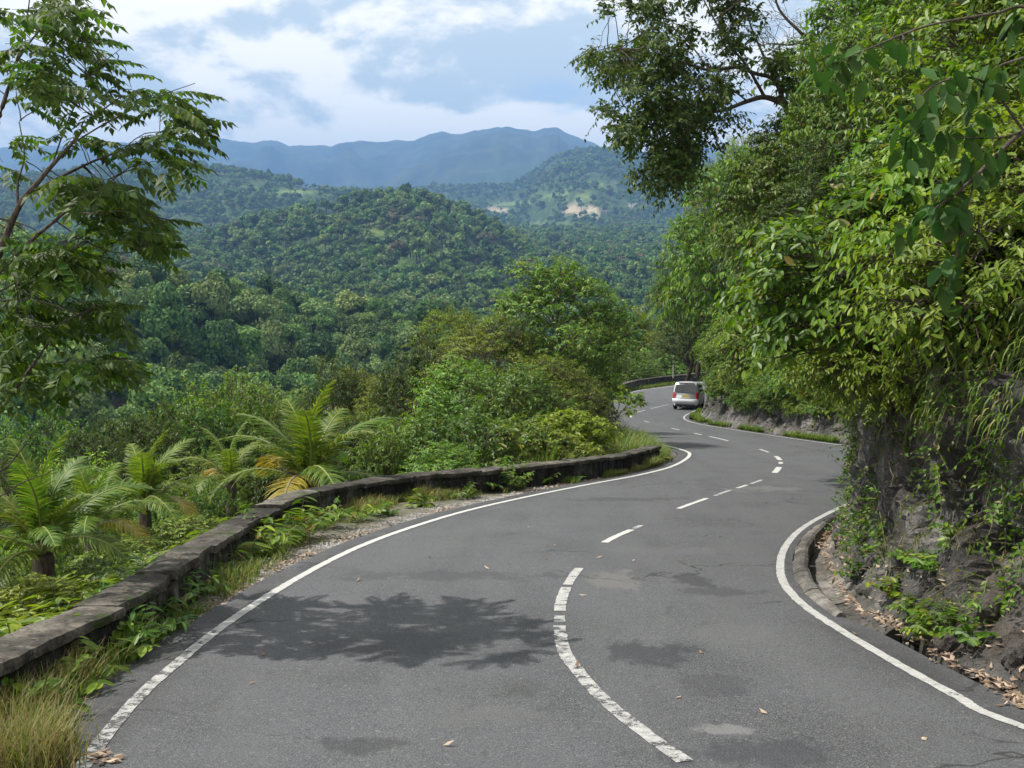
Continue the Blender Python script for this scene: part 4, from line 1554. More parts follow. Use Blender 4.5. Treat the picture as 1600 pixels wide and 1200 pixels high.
def mid(key, px, top, depth, wpx, label, cat='tree', group=None, rz=None, name=None, base=None):
    """a plant at its place: column, row of its top, distance, width in pixels of the photograph"""
    ms, H, Rr = KIND[key]
    p = at(px, top, depth)
    x, y = p[0], p[1]
    zb = float(land(np.array([x]), np.array([y]))[0]) if base is None else base
    h = p[2] - zb
    sxy = wpx / 2 * depth / F / Rr
    sz = h / (H * 1.03)
    # keep leaves from stretching: sink or raise the foot instead
    if sz > 1.9 * sxy: sz = 1.9 * sxy
    if sz < 0.6 * sxy: sz = 0.6 * sxy
    zb = p[2] - sz * H * 1.03
    nm = name or ('tree' if cat == 'tree' else cat)
    return plant_tree(nm, ms, (x, y, zb), label, cat, group, rz if rz is not None else (px * 0.37 + top) % 6.28, sxy, sz / sxy)


T_ = 'trees below the parapet wall'
mid('tall', 882, 384, 38, 185, 'tallest bright green tree rising behind the parapet wall, its top against the far hills', 'tree', T_, name='broadleaf_tree')
mid('feathery', 775, 500, 37, 220, 'olive feathery tree left of the tallest tree behind the wall', 'tree', T_, name='feathery_tree')
mid('dark', 655, 520, 42, 150, 'dark dense round tree beside the wooded valley, left of the feathery tree', 'tree', T_, name='broadleaf_tree')
mid('round', 925, 500, 46, 110, 'green tree right of the tallest tree, above the road sapling', 'tree', T_, name='broadleaf_tree')
mid('layered', 700, 462, 44, 130, 'slender olive tree with flat layered sprays above the dark round tree', 'tree', T_, name='layered_tree')
mid('feathery', 850, 560, 33, 170, 'loose olive tree in front of the tallest tree', 'tree', T_, name='feathery_tree')
mid('tall', 735, 540, 34, 170, 'bright green tree standing in front of the olive feathery tree', 'tree', T_, name='broadleaf_tree')
mid('round', 800, 575, 31, 190, 'bushy green tree directly behind the middle of the parapet wall', 'tree', T_, name='broadleaf_tree')
mid('dark', 515, 560, 46, 140, 'dark tree with a pointed top above the coconut palm', 'tree', T_, name='broadleaf_tree')
mid('layered', 556, 562, 50, 80, 'thin yellowish layered tree right of the dark pointed tree', 'tree', T_, name='layered_tree')
mid('feathery', 600, 592, 44, 130, 'pale olive tree below the dark round tree', 'tree', T_, name='feathery_tree')
mid('layered', 390, 592, 40, 200, 'broad olive tree with layered crown left of the coconut palm', 'tree', T_, name='layered_tree')
mid('feathery', 440, 622, 42, 130, 'loose olive tree behind the coconut palm', 'tree', T_, name='feathery_tree')
mid('round', 310, 635, 36, 180, 'mid green tree left of the broad layered tree', 'tree', T_, name='broadleaf_tree')
mid('dark', 225, 652, 40, 120, 'dark green tree at the edge of the valley left of the mid green tree', 'tree', T_, name='broadleaf_tree')
mid('round', 60, 655, 34, 190, 'dark spreading tree behind the left palms', 'tree', T_, name='broadleaf_tree')
mid('tall', 140, 690, 26, 190, 'green leafy tree above the left palms', 'tree', T_, name='broadleaf_tree')
mid('feathery', 330, 720, 27, 170, 'pale feathery shrub left of the coconut palm', 'shrub', T_, name='feathery_shrub')
mid('round', 590, 650, 36, 150, 'dense green tree right of the coconut palm', 'tree', T_, name='broadleaf_tree')
mid('brightbush', 640, 668, 28, 200, 'bright green bush between the coconut palm and the middle of the wall', 'bush', T_)
mid('bush', 600, 690, 26, 110, 'green bush just right of the coconut palm fronds', 'bush', T_)
mid('bush', 715, 655, 27, 170, 'mid green bush behind the wall under the bright tree', 'bush', T_)
mid('brightbush', 800, 660, 27.5, 170, 'fresh green bush behind the wall left of the lime bush', 'bush', T_)
mid('limebush', 885, 652, 29, 135, 'lime green broad leafed bush beside the grassy end of the wall', 'bush', T_)
mid('limebush', 865, 682, 27.5, 110, 'smaller lime green bush right behind the wall coping', 'bush', T_)
mid('bush', 905, 590, 38, 90, 'green bush below the tree at the inner side of the hairpin', 'bush', T_)
mid('dark', 900, 600, 36, 110, 'dark shaded bush behind the lime bush', 'bush', T_, name='bush')
mid('brightbush', 700, 700, 24.5, 110, 'low bright bush touching the back of the wall', 'bush', T_)
for k, (a_, b_, c_, d_, e_, lb_) in enumerate([
        ('bush', 110, 800, 23, 150, 'green bush filling the gap behind the big left palm'), ('brightbush', 190, 850, 16, 120, 'bright bush between the left palms and the wall'),
        ('bush', 262, 790, 24, 130, 'green bush in the dip between the left palms and the arching palm'), ('bush', 325, 775, 23, 120, 'green bush behind the wall left of the arching palm'),
        ('limebush', 40, 915, 10.2, 150, 'lime green bush over the near wall blocks at the left edge'), ('brightbush', 150, 885, 12.5, 130, 'bright bush behind the near wall blocks'),
        ('dark', 505, 640, 27, 190, 'dark bushy tree directly behind the arching coconut palm'), ('round', 350, 598, 38, 200, 'mid green rounded tree rising before the wooded ridge left of the coconut palm'), ('dark', 240, 628, 34, 150, 'dark tree standing tall behind the palms at the left'), ('dark', 150, 655, 30, 140, 'dark leafy tree under the lowest branches of the pinnate tree'), ('dark', 20, 720, 30, 150, 'dark tree behind the palms at the left edge'),
        ('brightbush', 290, 810, 17.5, 110, 'light bush behind the stepped part of the wall')]):
    mid(a_, b_, c_, d_, e_, lb_, 'bush' if a_ != 'dark' else 'tree', T_, name='bush' if a_ != 'dark' else 'broadleaf_tree')
# beyond the far wall
B_ = 'trees beyond the far wall'
mid('feathery', 1030, 520, 122, 90, 'pale green tree beyond the far parapet wall', 'tree', B_, name='feathery_tree')
mid('round', 985, 548, 112, 90, 'rounded tree behind the left end of the far wall', 'tree', B_, name='broadleaf_tree')
mid('feathery', 1070, 500, 128, 90, 'leafy tree behind the right end of the far wall', 'tree', B_, name='broadleaf_tree')
mid('layered', 1055, 505, 150, 110, 'layered tree farther back between the far wall and the bank', 'tree', B_, name='layered_tree')
mid('brightbush', 1045, 560, 118, 70, 'light green bush over the coping of the far wall', 'bush', B_)
mid('bush', 1010, 566, 116, 60, 'low bush at the back of the far wall', 'bush', B_)
mid('bush', 1085, 555, 124, 70, 'green bush behind the far wall beside the marker post', 'bush', B_)


def sapling():
    r = np.random.default_rng(77)
    p0 = np.array([4.0, 43.0, 0.0])
    p0[2] = float(land(np.array([p0[0]]), np.array([p0[1]]))[0])
    y = p0[1]
    o = empty('sapling', p0)
    gt, gc = Geo(), Geo()
    tip = at(965, 640, y) - p0
    gt.add(*tube([[0, 0, -.2], [.02, 0, .3], tip * .7, tip], [.035, .03, .02, .012], 6))
    O_, D_, L_ = [], [], []
    for (px, py) in [(945, 632), (930, 640), (955, 615), (975, 612), (990, 622), (998, 632), (968, 626), (985, 642), (940, 622), (1000, 622)]:
        e = at(px, py, y + r.uniform(-.8, .8)) - p0
        gt.add(*limb(tip * r.uniform(.55, .95), e, .014, .006, .08, r))
        m = 9
        O_.append(e + r.normal(0, .06, (m, 3))); D_.append(sphere_dirs(r, m, -.3)); L_.append(r.uniform(.25, .45, m))
    V, Fs = twig_leaves(r, np.concatenate(O_), np.concatenate(D_), np.concatenate(L_), 6, .19, .09, .3, .9, .4, True)
    gc.add(V, Fs)
    gt.build('trunk', MAT['bark'], o, True)
    gc.build('crown', MAT['leaf_bright'], o)
    tag(o, 'small sapling with fresh green leaves at the inner edge of the hairpin', 'sapling')


sapling()

# ------------------------------------------------------------------ plants on the rock bank
QUAT = Vector((0, 0, 1))


def bank_plant(key, i, j, size, label, group, r, name='shrub', out=0.55, cat='shrub', stretch=1.0, sink=0.25):
    p, nr = CLd[i, j], CLN[i, j]
    ms, H, Rr = KIND[key]
    hor = nr * np.array([1, 1, 0])
    o = empty(name, tuple(p + hor * out * size * .35 - UP * size * H * (.30 + .25 * (1 - nr[2]))))
    o.rotation_euler = (r.uniform(-.15, .15), r.uniform(-.15, .15), r.uniform(0, 6.28))
    o.scale = (size, size, size * stretch)
    for nm, me in zip(('trunk', 'crown'), ms):
        link(nm, me, o)
    tag(o, label, cat, group)
    return o


def bank_ij(px, py, h=None):
    """bank grid index whose image position is nearest to a pixel, on the visible side"""
    c, r = rows(CLd[..., 0], CLd[..., 1], CLd[..., 2])
    ok = CLd[..., 1] > 3
    d = np.where(ok, np.hypot(c - px, r - py), 1e9) + CLd[..., 1] * 0.25
    return np.unravel_index(int(np.argmin(d)), d.shape)


def build_bank_plants():
    r = random.Random(9)
    nr = np.random.default_rng(9)
    ii = np.arange(len(Bp))
    LBL = {
        'hang_bright': ('bright green hanging shrub on the {}', 'bright shrubs of the rock bank'),
        'hang_mid': ('mid green drooping shrub on the {}', 'mid green shrubs of the rock bank'),
        'hang_olive': ('olive narrow leafed shrub on the {}', 'olive shrubs of the rock bank'),
        'hang_dark': ('dark green glossy shrub on the {}', 'dark shrubs of the rock bank'),
        'hang_yellow': ('yellowing shrub on the edge of the {}', 'yellowing shrubs of the rock bank'),
        'broad': ('plant with large soft green leaves on the {}', 'broad leafed plants of the rock bank'),
    }
    done = []
    n = 0
    for _ in range(6000):
        i = int(nr.integers(0, len(Bp)))
        if not (2.6 < Bp[i, 1] < 100) or Bp[i, 0] > 34: continue
        h = 1.55 + 14.5 * nr.random() ** 1.35
        j = int(np.argmin(np.abs(hgt[i] - h)))
        p = CLd[i, j]
        dist = p[1]
        sp = 0.60 + 0.022 * dist + 0.02 * h
        if any(np.linalg.norm(p - q) < sp for q in done): continue
        c, rr = rows(p[0], p[1], p[2])
        if (c > 1720 and h > 8.5) or c > 2700 or rr < -160: continue
        if c < 1135 and rr > 520: continue
        done.append(p)
        v = nr.random()
        near = dist < 22
        if h < 2.7 and dist < 21: continue
        if h < 3.6: key = 'hang_yellow' if v < .4 else ('hang_bright' if v < .7 else 'hang_olive')
        elif h < 6.5: key = 'hang_bright' if v < .38 else ('hang_mid' if v < .76 else ('hang_olive' if v < .85 else ('hang_yellow' if v < .9 else 'broad')))
        else: key = 'hang_mid' if v < .42 else ('hang_bright' if v < .72 else ('hang_dark' if v < .86 else 'hang_olive'))
        if c > 1470 and h < 5.5 and dist < 13 and v < .5: key = 'broad'
        zone = 'near rock bluff' if dist < 19 else ('recess behind the bluff' if dist < 36 else 'far rock bank beside the van')
        lb, gp = LBL[key]
        sz = (0.42 if h < 3.0 else 0.62 + 0.02 * h) * nr.uniform(.8, 1.2) * (1 + 0.006 * dist)
        bank_plant(key, i, j, sz, lb.format(zone), gp + ' on the ' + zone, r, out=.75 if h < 6 else .5,
                   name={'broad': 'broad_leaf_plant'}.get(key, 'shrub'))
        n += 1
    # a fringe hanging low over the far rock
    k = 0
    for _ in range(4000):
        i = int(nr.integers(0, len(Bp)))
        if not (31 < Bp[i, 1] < 62) or Bp[i, 0] > 20: continue
        j = int(np.argmin(np.abs(hgt[i] - nr.uniform(1.75, 2.5))))
        p = CLd[i, j]
        if any(np.linalg.norm(p - q) < .85 for q in done): continue
        c, rr = rows(p[0], p[1], p[2])
        if c < 1150: continue
        done.append(p)
        key = ('hang_mid', 'hang_olive', 'hang_bright')[k % 3]
        lb, gp = LBL[key]
        zone = 'rock edge of the far bank'
        bank_plant(key, i, j, nr.uniform(.42, .6), lb.format(zone), gp + ' on the ' + zone, r)
        k += 1
        if k >= 18: break
    return n


N_BANK = build_bank_plants()


def bank_tree(key, px, top, bottom, depth, wpx, label, name='broadleaf_tree', cat='tree', group='trees leaning over the rock bank'):
    """tree rooted on the bank behind a column, its crown from row top down to row bottom"""
    ms, H, Rr = KIND[key]
    pt, pb = at(px, top, depth), at(px, bottom, depth)
    h = pt[2] - pb[2]
    s = wpx / 2 * depth / F / Rr
    o = plant_tree(name, ms, (pt[0], pt[1], pt[2] - h * 1.05), label, cat, group, (px * .71) % 6.28, s, h / (H * 1.03) / s)
    return o


bank_tree('canopy_dark', 1078, 395, 600, 84, 110, 'dark green tree at the left end of the bank above the van')
bank_tree('canopy', 1150, 228, 560, 68, 190, 'large green tree crowning the far rock bank')
bank_tree('canopy', 1095, 320, 560, 76, 120, 'green tree on the outer edge of the far bank, left of the large one')
bank_tree('canopy', 1235, 205, 500, 52, 200, 'leafy tree in the middle of the bank under the overhanging crown')
bank_tree('feathery', 1175, 205, 400, 72, 150, 'olive tree showing over the large green tree on the bank', 'feathery_tree')
bank_tree('feathery', 1375, -60, 300, 34, 230, 'olive fine leafed tree at the top of the bank', 'feathery_tree')
bank_tree('canopy', 1420, -90, 330, 26, 330, 'tall green tree at the top of the near bank')
bank_tree('canopy', 1560, -120, 330, 19, 380, 'leafy tree over the upper right of the bank')
bank_tree('canopy', 1262, 160, 430, 22.5, 200, 'leafy tree hiding the lower trunk of the overhanging tree')
bank_tree('canopy', 1335, 30, 330, 21.5, 190, 'leafy tree right of the bare branches at the top of the bank')
bank_tree('canopy_dark', 1310, 200, 460, 19, 170, 'dark leafy tree in the middle of the near bank')
bank_tree('hang_yellow', 1146, 568, 622, 56, 56, 'yellow leaved shrub over the rocks right of the van', 'shrub', 'shrub', None)


# ------------------------------------------------------------------ the pinnate tree at the left
def sample_poly(poly, n, r):
    poly = np.array(poly, float)
    lo, hi = poly.min(0), poly.max(0)
    out = []
    while len(out) < n:
        p = r.uniform(lo, hi, (64, 2))
        out += list(p[in_poly(p, poly)])
    return np.array(out[:n])


def pinnate_leaf(seed, L=.40, pairs=8, ln=.118, wd=.064, matl='leaf_left'):
    """one compound leaf lying along +x, leaflets hanging to both sides"""
    r = np.random.default_rng(seed)
    ge = Geo()
    t = np.linspace(0, 1, 8)
    ra = np.c_[t * L, 0.02 * np.sin(t * 5 + seed), -0.30 * L * t ** 2]
    ge.add(*tube(ra, np.linspace(.0035, .0015, 8), 3), 1)
    P, A, Nn, sz = [], [], [], []
    for k in range(pairs):
        u = 0.16 + 0.80 * k / (pairs - 1)
        p = np.array([u * L, 0.02 * math.sin(u * 5 + seed), -0.30 * L * u ** 2])
        for s in (-1, 1):
            P.append(p); A.append([.45, s * .85, -.42 + r.normal(0, .2)]); Nn.append([.3, s * .3 + r.normal(0, .2), 1]); sz.append((1 - .35 * abs(u - .5)) * r.uniform(.88, 1.1))
    P.append(ra[-1]); A.append([.9, 0, -.5]); Nn.append([.2, 0, 1]); sz.append(1)
    sz = np.array(sz)
    V, Fs = leaf_geo(np.array(P), np.array(A), np.array(Nn), ln * sz, wd * sz, .15, .22, False)
    ge.add(V, Fs, 0)
    return ge.me('leaf', [MAT[matl], MAT['stem']])


def px_path(pts, n=5):
    """curve through (column, row, distance, radius)"""
    Q = np.array([[*at(a, b, d), rr] for a, b, d, rr in pts])
    return catmull(Q, n)


def build_left_tree():
    r = np.random.default_rng(5)
    D0 = 10.4
    foot = np.array([at(-150, 800, D0)[0], D0, 0.0])
    foot[2] = float(land(np.array([foot[0]]), np.array([foot[1]]))[0])
    o = empty('pinnate_leaf_tree', foot)
    tag(o, 'tall tree with drooping pinnate leaves leaning in at the left, beyond the near end of the wall', 'tree')
    o['label'] = 'tall tree with drooping pinnate leaves reaching in over the near end of the wall'
    inv = -foot
    limbs = [
        [(-40, 500, 10.5, .055), (0, 394, 10.5, .046), (30, 322, 10.4, .040), (56, 289, 10.3, .034), (81, 259, 10.2, .028), (112, 225, 10.1, .020), (146, 184, 10.0, .012), (190, 150, 9.9, .007)],
        [(50, 302, 10.4, .026), (94, 277, 10.5, .022), (139, 255, 10.6, .017), (176, 240, 10.6, .013), (230, 222, 10.5, .010), (300, 200, 10.4, .006)],
        [(28, 322, 10.4, .018), (28, 285, 10.5, .015), (38, 244, 10.7, .011), (30, 190, 10.9, .007)],
        [(-60, 480, 10.3, .040), (0, 424, 10.2, .028), (45, 379, 10.0, .024), (86, 345, 9.9, .020), (124, 312, 9.8, .014), (170, 285, 9.7, .008)],
        [(109, 331, 9.9, .014), (150, 334, 9.8, .011), (199, 330, 9.7, .009), (270, 345, 9.6, .006)],
        [(-60, 470, 10.8, .05), (-20, 260, 10.9, .038), (0, 180, 10.9, .032), (15, 131, 11.0, .024), (24, 100, 11.0, .018), (60, 50, 11.1, .012), (110, 10, 11.2, .007)],
        [(24, 100, 11.0, .014), (40, 40, 10.9, .010), (50, -30, 10.9, .006)],
        [(-70, 720, 10.0, .04), (0, 642, 10.0, .024), (31, 597, 10.0, .020), (52, 569, 9.9, .017), (84, 523, 9.9, .013), (98, 503, 9.8, .010), (150, 480, 9.8, .006)],
        [(52, 572, 9.9, .010), (105, 565, 9.8, .009), (165, 562, 9.8, .007), (215, 562, 9.7, .005)],
        [(0, 455, 10.6, .013), (40, 435, 10.4, .011), (80, 425, 10.3, .008), (150, 415, 10.2, .005)],
        [(-40, 480, 10.2, .016), (0, 470, 10.1, .012), (60, 470, 10.0, .008), (130, 495, 9.9, .005)],
        [(112, 225, 10.1, .012), (170, 190, 9.9, .009), (250, 150, 9.8, .006), (305, 130, 9.7, .004)],
        [(81, 259, 10.2, .011), (110, 180, 10.3, .009), (150, 110, 10.4, .006), (190, 75, 10.5, .004)],
        [(-70, 760, 10.2, .02), (0, 737, 10.1, .012), (31, 705, 10.0, .009), (54, 672, 10.0, .004)],
        [(-70, 800, 10.1, .02), (0, 775, 10.0, .011), (35, 754, 9.9, .009), (72, 740, 9.9, .004)],
        [(86, 345, 9.9, .01), (150, 385, 9.9, .008), (200, 395, 9.9, .005), (250, 375, 9.8, .004)],
    ]
    nodes = []
    for k, l in enumerate(limbs):
        C = px_path(l)
        ge = Geo()
        ge.add(*tube(C[:, :3], C[:, 3] * .72, 7))
        b = ge.build('limb', MAT['bark_red'], o, True)
        b.location = inv
        nodes.append(C[3:, :3])
    # trunk outside the picture
    tr = np.array([foot + [0, 0, -.5], foot + [.05, 0, 1.2], at(-70, 650, 10.3), at(-60, 470, 10.6), at(-40, 300, 10.9)])
    tr = catmull(tr, 5)
    ge = Geo(); ge.add(*tube(tr, np.linspace(.16, .05, len(tr)), 9))
    for (a, b) in [((-70, 560, 10.4), (-40, 500, 10.5)), ((-70, 580, 10.4), (-60, 480, 10.3)), ((-70, 700, 10.2), (-70, 720, 10.0))]:
        ge.add(*limb(at(*a), at(*b), .06, .05))
    b = ge.build('trunk', MAT['bark_red'], o, True); b.location = inv
    nodes = np.concatenate(nodes)
    regions = [
        ([(-20, -30), (150, -30), (185, 12), (178, 45), (120, 80), (90, 105), (50, 125), (-20, 150)], 17),
        ([(20, 140), (90, 80), (150, 55), (190, 65), (215, 110), (260, 118), (305, 135), (335, 180), (328, 235), (280, 262), (210, 262), (160, 222), (100, 205), (60, 250), (-10, 260), (-10, 170)], 38),
        ([(110, 290), (180, 278), (215, 305), (285, 335), (290, 385), (250, 385), (200, 360), (140, 340)], 26),
        ([(20, 375), (100, 365), (180, 415), (150, 440), (60, 440), (-20, 440), (-20, 400)], 24),
        ([(10, 480), (150, 462), (215, 480), (200, 500), (130, 508), (40, 515), (-20, 535), (-20, 490)], 22),
        ([(160, 555), (225, 562), (215, 578), (175, 578)], 7),
        ([(-20, 540), (50, 560), (90, 590), (60, 612), (-20, 615)], 14),
        ([(-260, -60), (-40, -60), (-40, 540), (-200, 540)], 5),
        ([(-100, -260), (160, -260), (150, -30), (-100, -30)], 3),
    ]
    protos = [pinnate_leaf(k, L=.34 + .04 * (k % 3), pairs=6 + k % 3) for k in range(6)]
    tw = Geo()
    from mathutils import Matrix
    rest = Geo()
    cnt = 0
    pv = [np.array([v.co for v in m.vertices]) for m in protos]
    pf = [[np.array([p.vertices[:] for p in m.polygons if len(p.vertices) == kk]) for kk in (3, 4)] for m in protos]
    for ri, (poly, n) in enumerate(regions):
        for (cx, cyy) in sample_poly(poly, n, r):
            if ri < 7: cx -= 38 * min(1, max(0, cx / 200))
            d = D0 + r.uniform(-1.0, 1.2)
            e = at(cx, cyy, d)
            q = nodes[int(np.argmin(np.linalg.norm(nodes - e, axis=1)))]
            q = q + r.normal(0, .01, 3)
            tw.add(*limb(q, e, .006, .003, .08, r, 6, 4, .04))
            dirn = unit(e - q)
            for a in range(int(r.integers(3, 6))):
                ang = r.uniform(-1.5, 1.5)
                base = math.atan2(dirn[1], dirn[0]) if np.hypot(*dirn[:2]) > .1 else 0
                base = 0.5 * base + r.normal(0, .5)
                az = base + ang
                el = r.uniform(-.35, .35)
                mt = Matrix.Translation(Vector(e + r.normal(0, .05, 3) + inv)) @ Matrix.Rotation(az, 4, 'Z') @ Matrix.Rotation(-el, 4, 'Y') @ Matrix.Rotation(r.normal(0, .3), 4, 'X') @ Matrix.Scale(r.uniform(.8, 1.1), 4)
                k = int(r.integers(6))
                if ri < 7 and cnt < 300 and r.random() < .34:
                    lf = link('leaf', protos[k], o)
                    lf.matrix_local = mt
                    cnt += 1
                else:
                    mm = np.array(mt)
                    V = pv[k] @ mm[:3, :3].T + mm[:3, 3]
                    rest.F.append((pf[k][0] + rest.n, 0))
                    if len(pf[k][1]): rest.F.append((pf[k][1] + rest.n, 1))
                    rest.V.append(V); rest.n += len(V)
    t = tw.build('twigs', MAT['bark_red'], o, True); t.location = inv; t['kind'] = 'stuff'
    f = rest.build('foliage', [MAT['leaf_left'], MAT['stem']], o)
    tag(f, kind='stuff')


build_left_tree()


# ------------------------------------------------------------------ the tree overhanging from the right
def build_overhang():
    r = np.random.default_rng(31)
    D0 = 25.0
    foot = at(1345, 430, 27.5)
    o = empty('overhanging_tree', foot)
    tag(o, 'dark leafed tree whose crown hangs out over the road against the sky', 'tree')
    inv = -foot
    limbs = [
        [(1345, 440, 27.5, .16), (1310, 320, 27.0, .13), (1280, 235, 26.4, .11), (1250, 190, 26, .10), (1226, 162, 25.6, .09)],
        [(1226, 162, 25.6, .075), (1195, 152, 25.3, .06), (1168, 158, 25, .05), (1130, 172, 24.6, .04), (1090, 178, 24.2, .03), (1050, 190, 24, .018), (1010, 200, 23.8, .01)],
        [(1226, 162, 25.6, .06), (1210, 125, 25.5, .05), (1180, 115, 25.3, .045), (1150, 105, 25.2, .042), (1110, 110, 25, .035), (1060, 95, 24.8, .025), (1000, 80, 24.4, .012), (950, 75, 24, .006)],
        [(1195, 152, 25.3, .04), (1180, 125, 25.0, .035), (1165, 100, 24.8, .03), (1140, 70, 24.6, .025), (1110, 20, 24.4, .015), (1080, -40, 24.2, .01)],
        [(1210, 125, 25.5, .035), (1190, 80, 25.8, .03), (1170, 30, 26, .02), (1160, -40, 26, .012)],
        [(1090, 178, 24.2, .022), (1060, 220, 24, .017), (1040, 260, 23.8, .012), (1030, 295, 23.7, .006)],
        [(1060, 95, 24.8, .02), (1020, 130, 25.2, .015), (980, 160, 25.4, .01), (955, 180, 25.5, .005)],
        [(1110, 110, 25, .02), (1060, 50, 25.6, .016), (1000, 20, 25.9, .01), (950, 0, 26, .006)],
        [(1130, 172, 24.6, .02), (1110, 200, 25, .015), (1095, 230, 25.2, .01)],
        [(1168, 158, 25, .02), (1140, 140, 24.3, .016), (1100, 140, 23.6, .01)],
    ]
    nodes = []
    gt = Geo()
    for l in limbs:
        C = px_path(l)
        gt.add(*tube(C[:, :3], C[:, 3], 7))
        nodes.append(C[4:, :3])
    nodes = np.concatenate(nodes)
    regions = [([(940, -40), (1250, -40), (1180, 20), (1190, 60), (1150, 95), (1080, 100), (1000, 60), (945, 20)], 42),
               ([(925, 80), (1000, 55), (1100, 95), (1150, 110), (1130, 165), (1060, 185), (990, 215), (950, 190), (955, 140), (922, 110)], 74),
               ([(960, 195), (1060, 180), (1150, 180), (1125, 215), (1090, 215), (1085, 250), (1070, 290), (1035, 308), (1000, 278), (990, 235)], 46),
               ([(1190, 60), (1230, 90), (1235, 150), (1200, 120)], 7),
               ([(940, -260), (1260, -260), (1260, -40), (940, -40)], 55)]
    gc = Geo()
    O_, D_ = [], []
    for poly, n in regions:
        for cx, cyy in sample_poly(poly, n, r):
            e = at(cx, cyy, D0 + r.uniform(-2.4, 1.8))
            q = nodes[int(np.argmin(np.linalg.norm(nodes - e, axis=1)))]
            gt.add(*limb(q, e, .012, .005, .05, r, 6, 4, .05))
            m = 14
            O_.append(e + r.normal(0, .10, (m, 3)))
            D_.append(unit(unit(e - q) * .6 + sphere_dirs(r, m, -.6)))
    O_ = np.concatenate(O_); D_ = np.concatenate(D_)
    L_ = r.uniform(.3, .62, len(O_))
    gc.add(*twig_leaves(r, O_, D_, L_, 8, .15, .075, .35, .85, .4, jit=.35))
    gt.add(*twig_sticks(O_, D_, L_, .35, .005))
    a = gt.build('trunk', MAT['bark'], o, True); a.location = inv
    b = gc.build('crown', MAT['leaf_dark'], o); b.location = inv


build_overhang()


def build_bare_tree():
    """leafless twigs against the sky at the upper right"""
    r = np.random.default_rng(8)
    foot = at(1330, 260, 31)
    o = empty('bare_tree', foot)
    tag(o, 'leafless dark branches against the sky between the overhanging crown and the bank', 'tree')
    gt = Geo()
    main = px_path([(1330, 260, 31, .09), (1275, 80, 30.5, .06), (1252, 52, 30.4, .045), (1225, 25, 30.3, .035), (1212, 0, 30.2, .028), (1200, -60, 30, .02)])
    second = px_path([(1262, 62, 30.4, .04), (1235, 70, 30.2, .03), (1205, 68, 30, .018), (1190, 72, 30, .01)])
    for C in (main, second):
        gt.add(*tube(C[:, :3], C[:, 3], 6))
        for k in range(22):
            q = C[r.integers(4, len(C)), :3]
            e = q + np.array([r.uniform(-.9, .2), r.normal(0, .4), r.uniform(-.2, .8)])
            gt.add(*limb(q, e, .010, .004, .05, r, 6, 4, .12))
            for _ in range(3):
                m_ = q + (e - q) * r.uniform(.3, .9)
                gt.add(*limb(m_, m_ + np.array([r.uniform(-.4, .25), r.normal(0, .2), r.uniform(-.1, .4)]), .005, .002, .05, r, 5, 3, .1))
    a = gt.build('trunk', MAT['bark'], o, True); a.location = -foot


build_bare_tree()


def build_dead_twigs():
    """grey dead branches standing out of the trees behind the wall"""
    r = np.random.default_rng(18)
    foot = at(815, 560, 40)
    o = empty('dead_branches', foot)
    tag(o, 'dead leafless grey branches sticking out above the olive feathery tree', 'tree')
    gt = Geo()
    for (cx, cyy) in [(775, 462), (800, 448), (828, 452), (790, 440), (842, 468), (812, 435), (760, 478)]:
        e = at(cx, cyy, 40 + r.uniform(-1, 1))
        gt.add(*limb(foot + r.normal(0, .1, 3), e, .03, .006, .04, r, 9, 5, .06))
        for _ in range(9):
            q = foot + (e - foot) * r.uniform(.45, .98)
            gt.add(*limb(q, q + np.array([r.uniform(-.6, .6), r.normal(0, .3), r.uniform(.1, .6)]), .008, .003, .05, r, 5, 3, .1))
    a = gt.build('trunk', simple('dead_wood', (.19, .16, .14), .9, .1, var=.3), o, True); a.location = -foot


build_dead_twigs()


# ------------------------------------------------------------------ big leaved branch hanging in from the right
def big_leaf(seed, ln, wd, m):
    r = np.random.default_rng(seed)
    V, Fs = leaf_geo(np.zeros((1, 3)), np.array([[1, 0, -.1]]), np.array([[0, .1 * (seed % 3 - 1), 1]]), ln, wd, .14, .28 + .1 * (seed % 3), True)
    return mesh('leaf', V, [(Fs, 0)], [m], True)


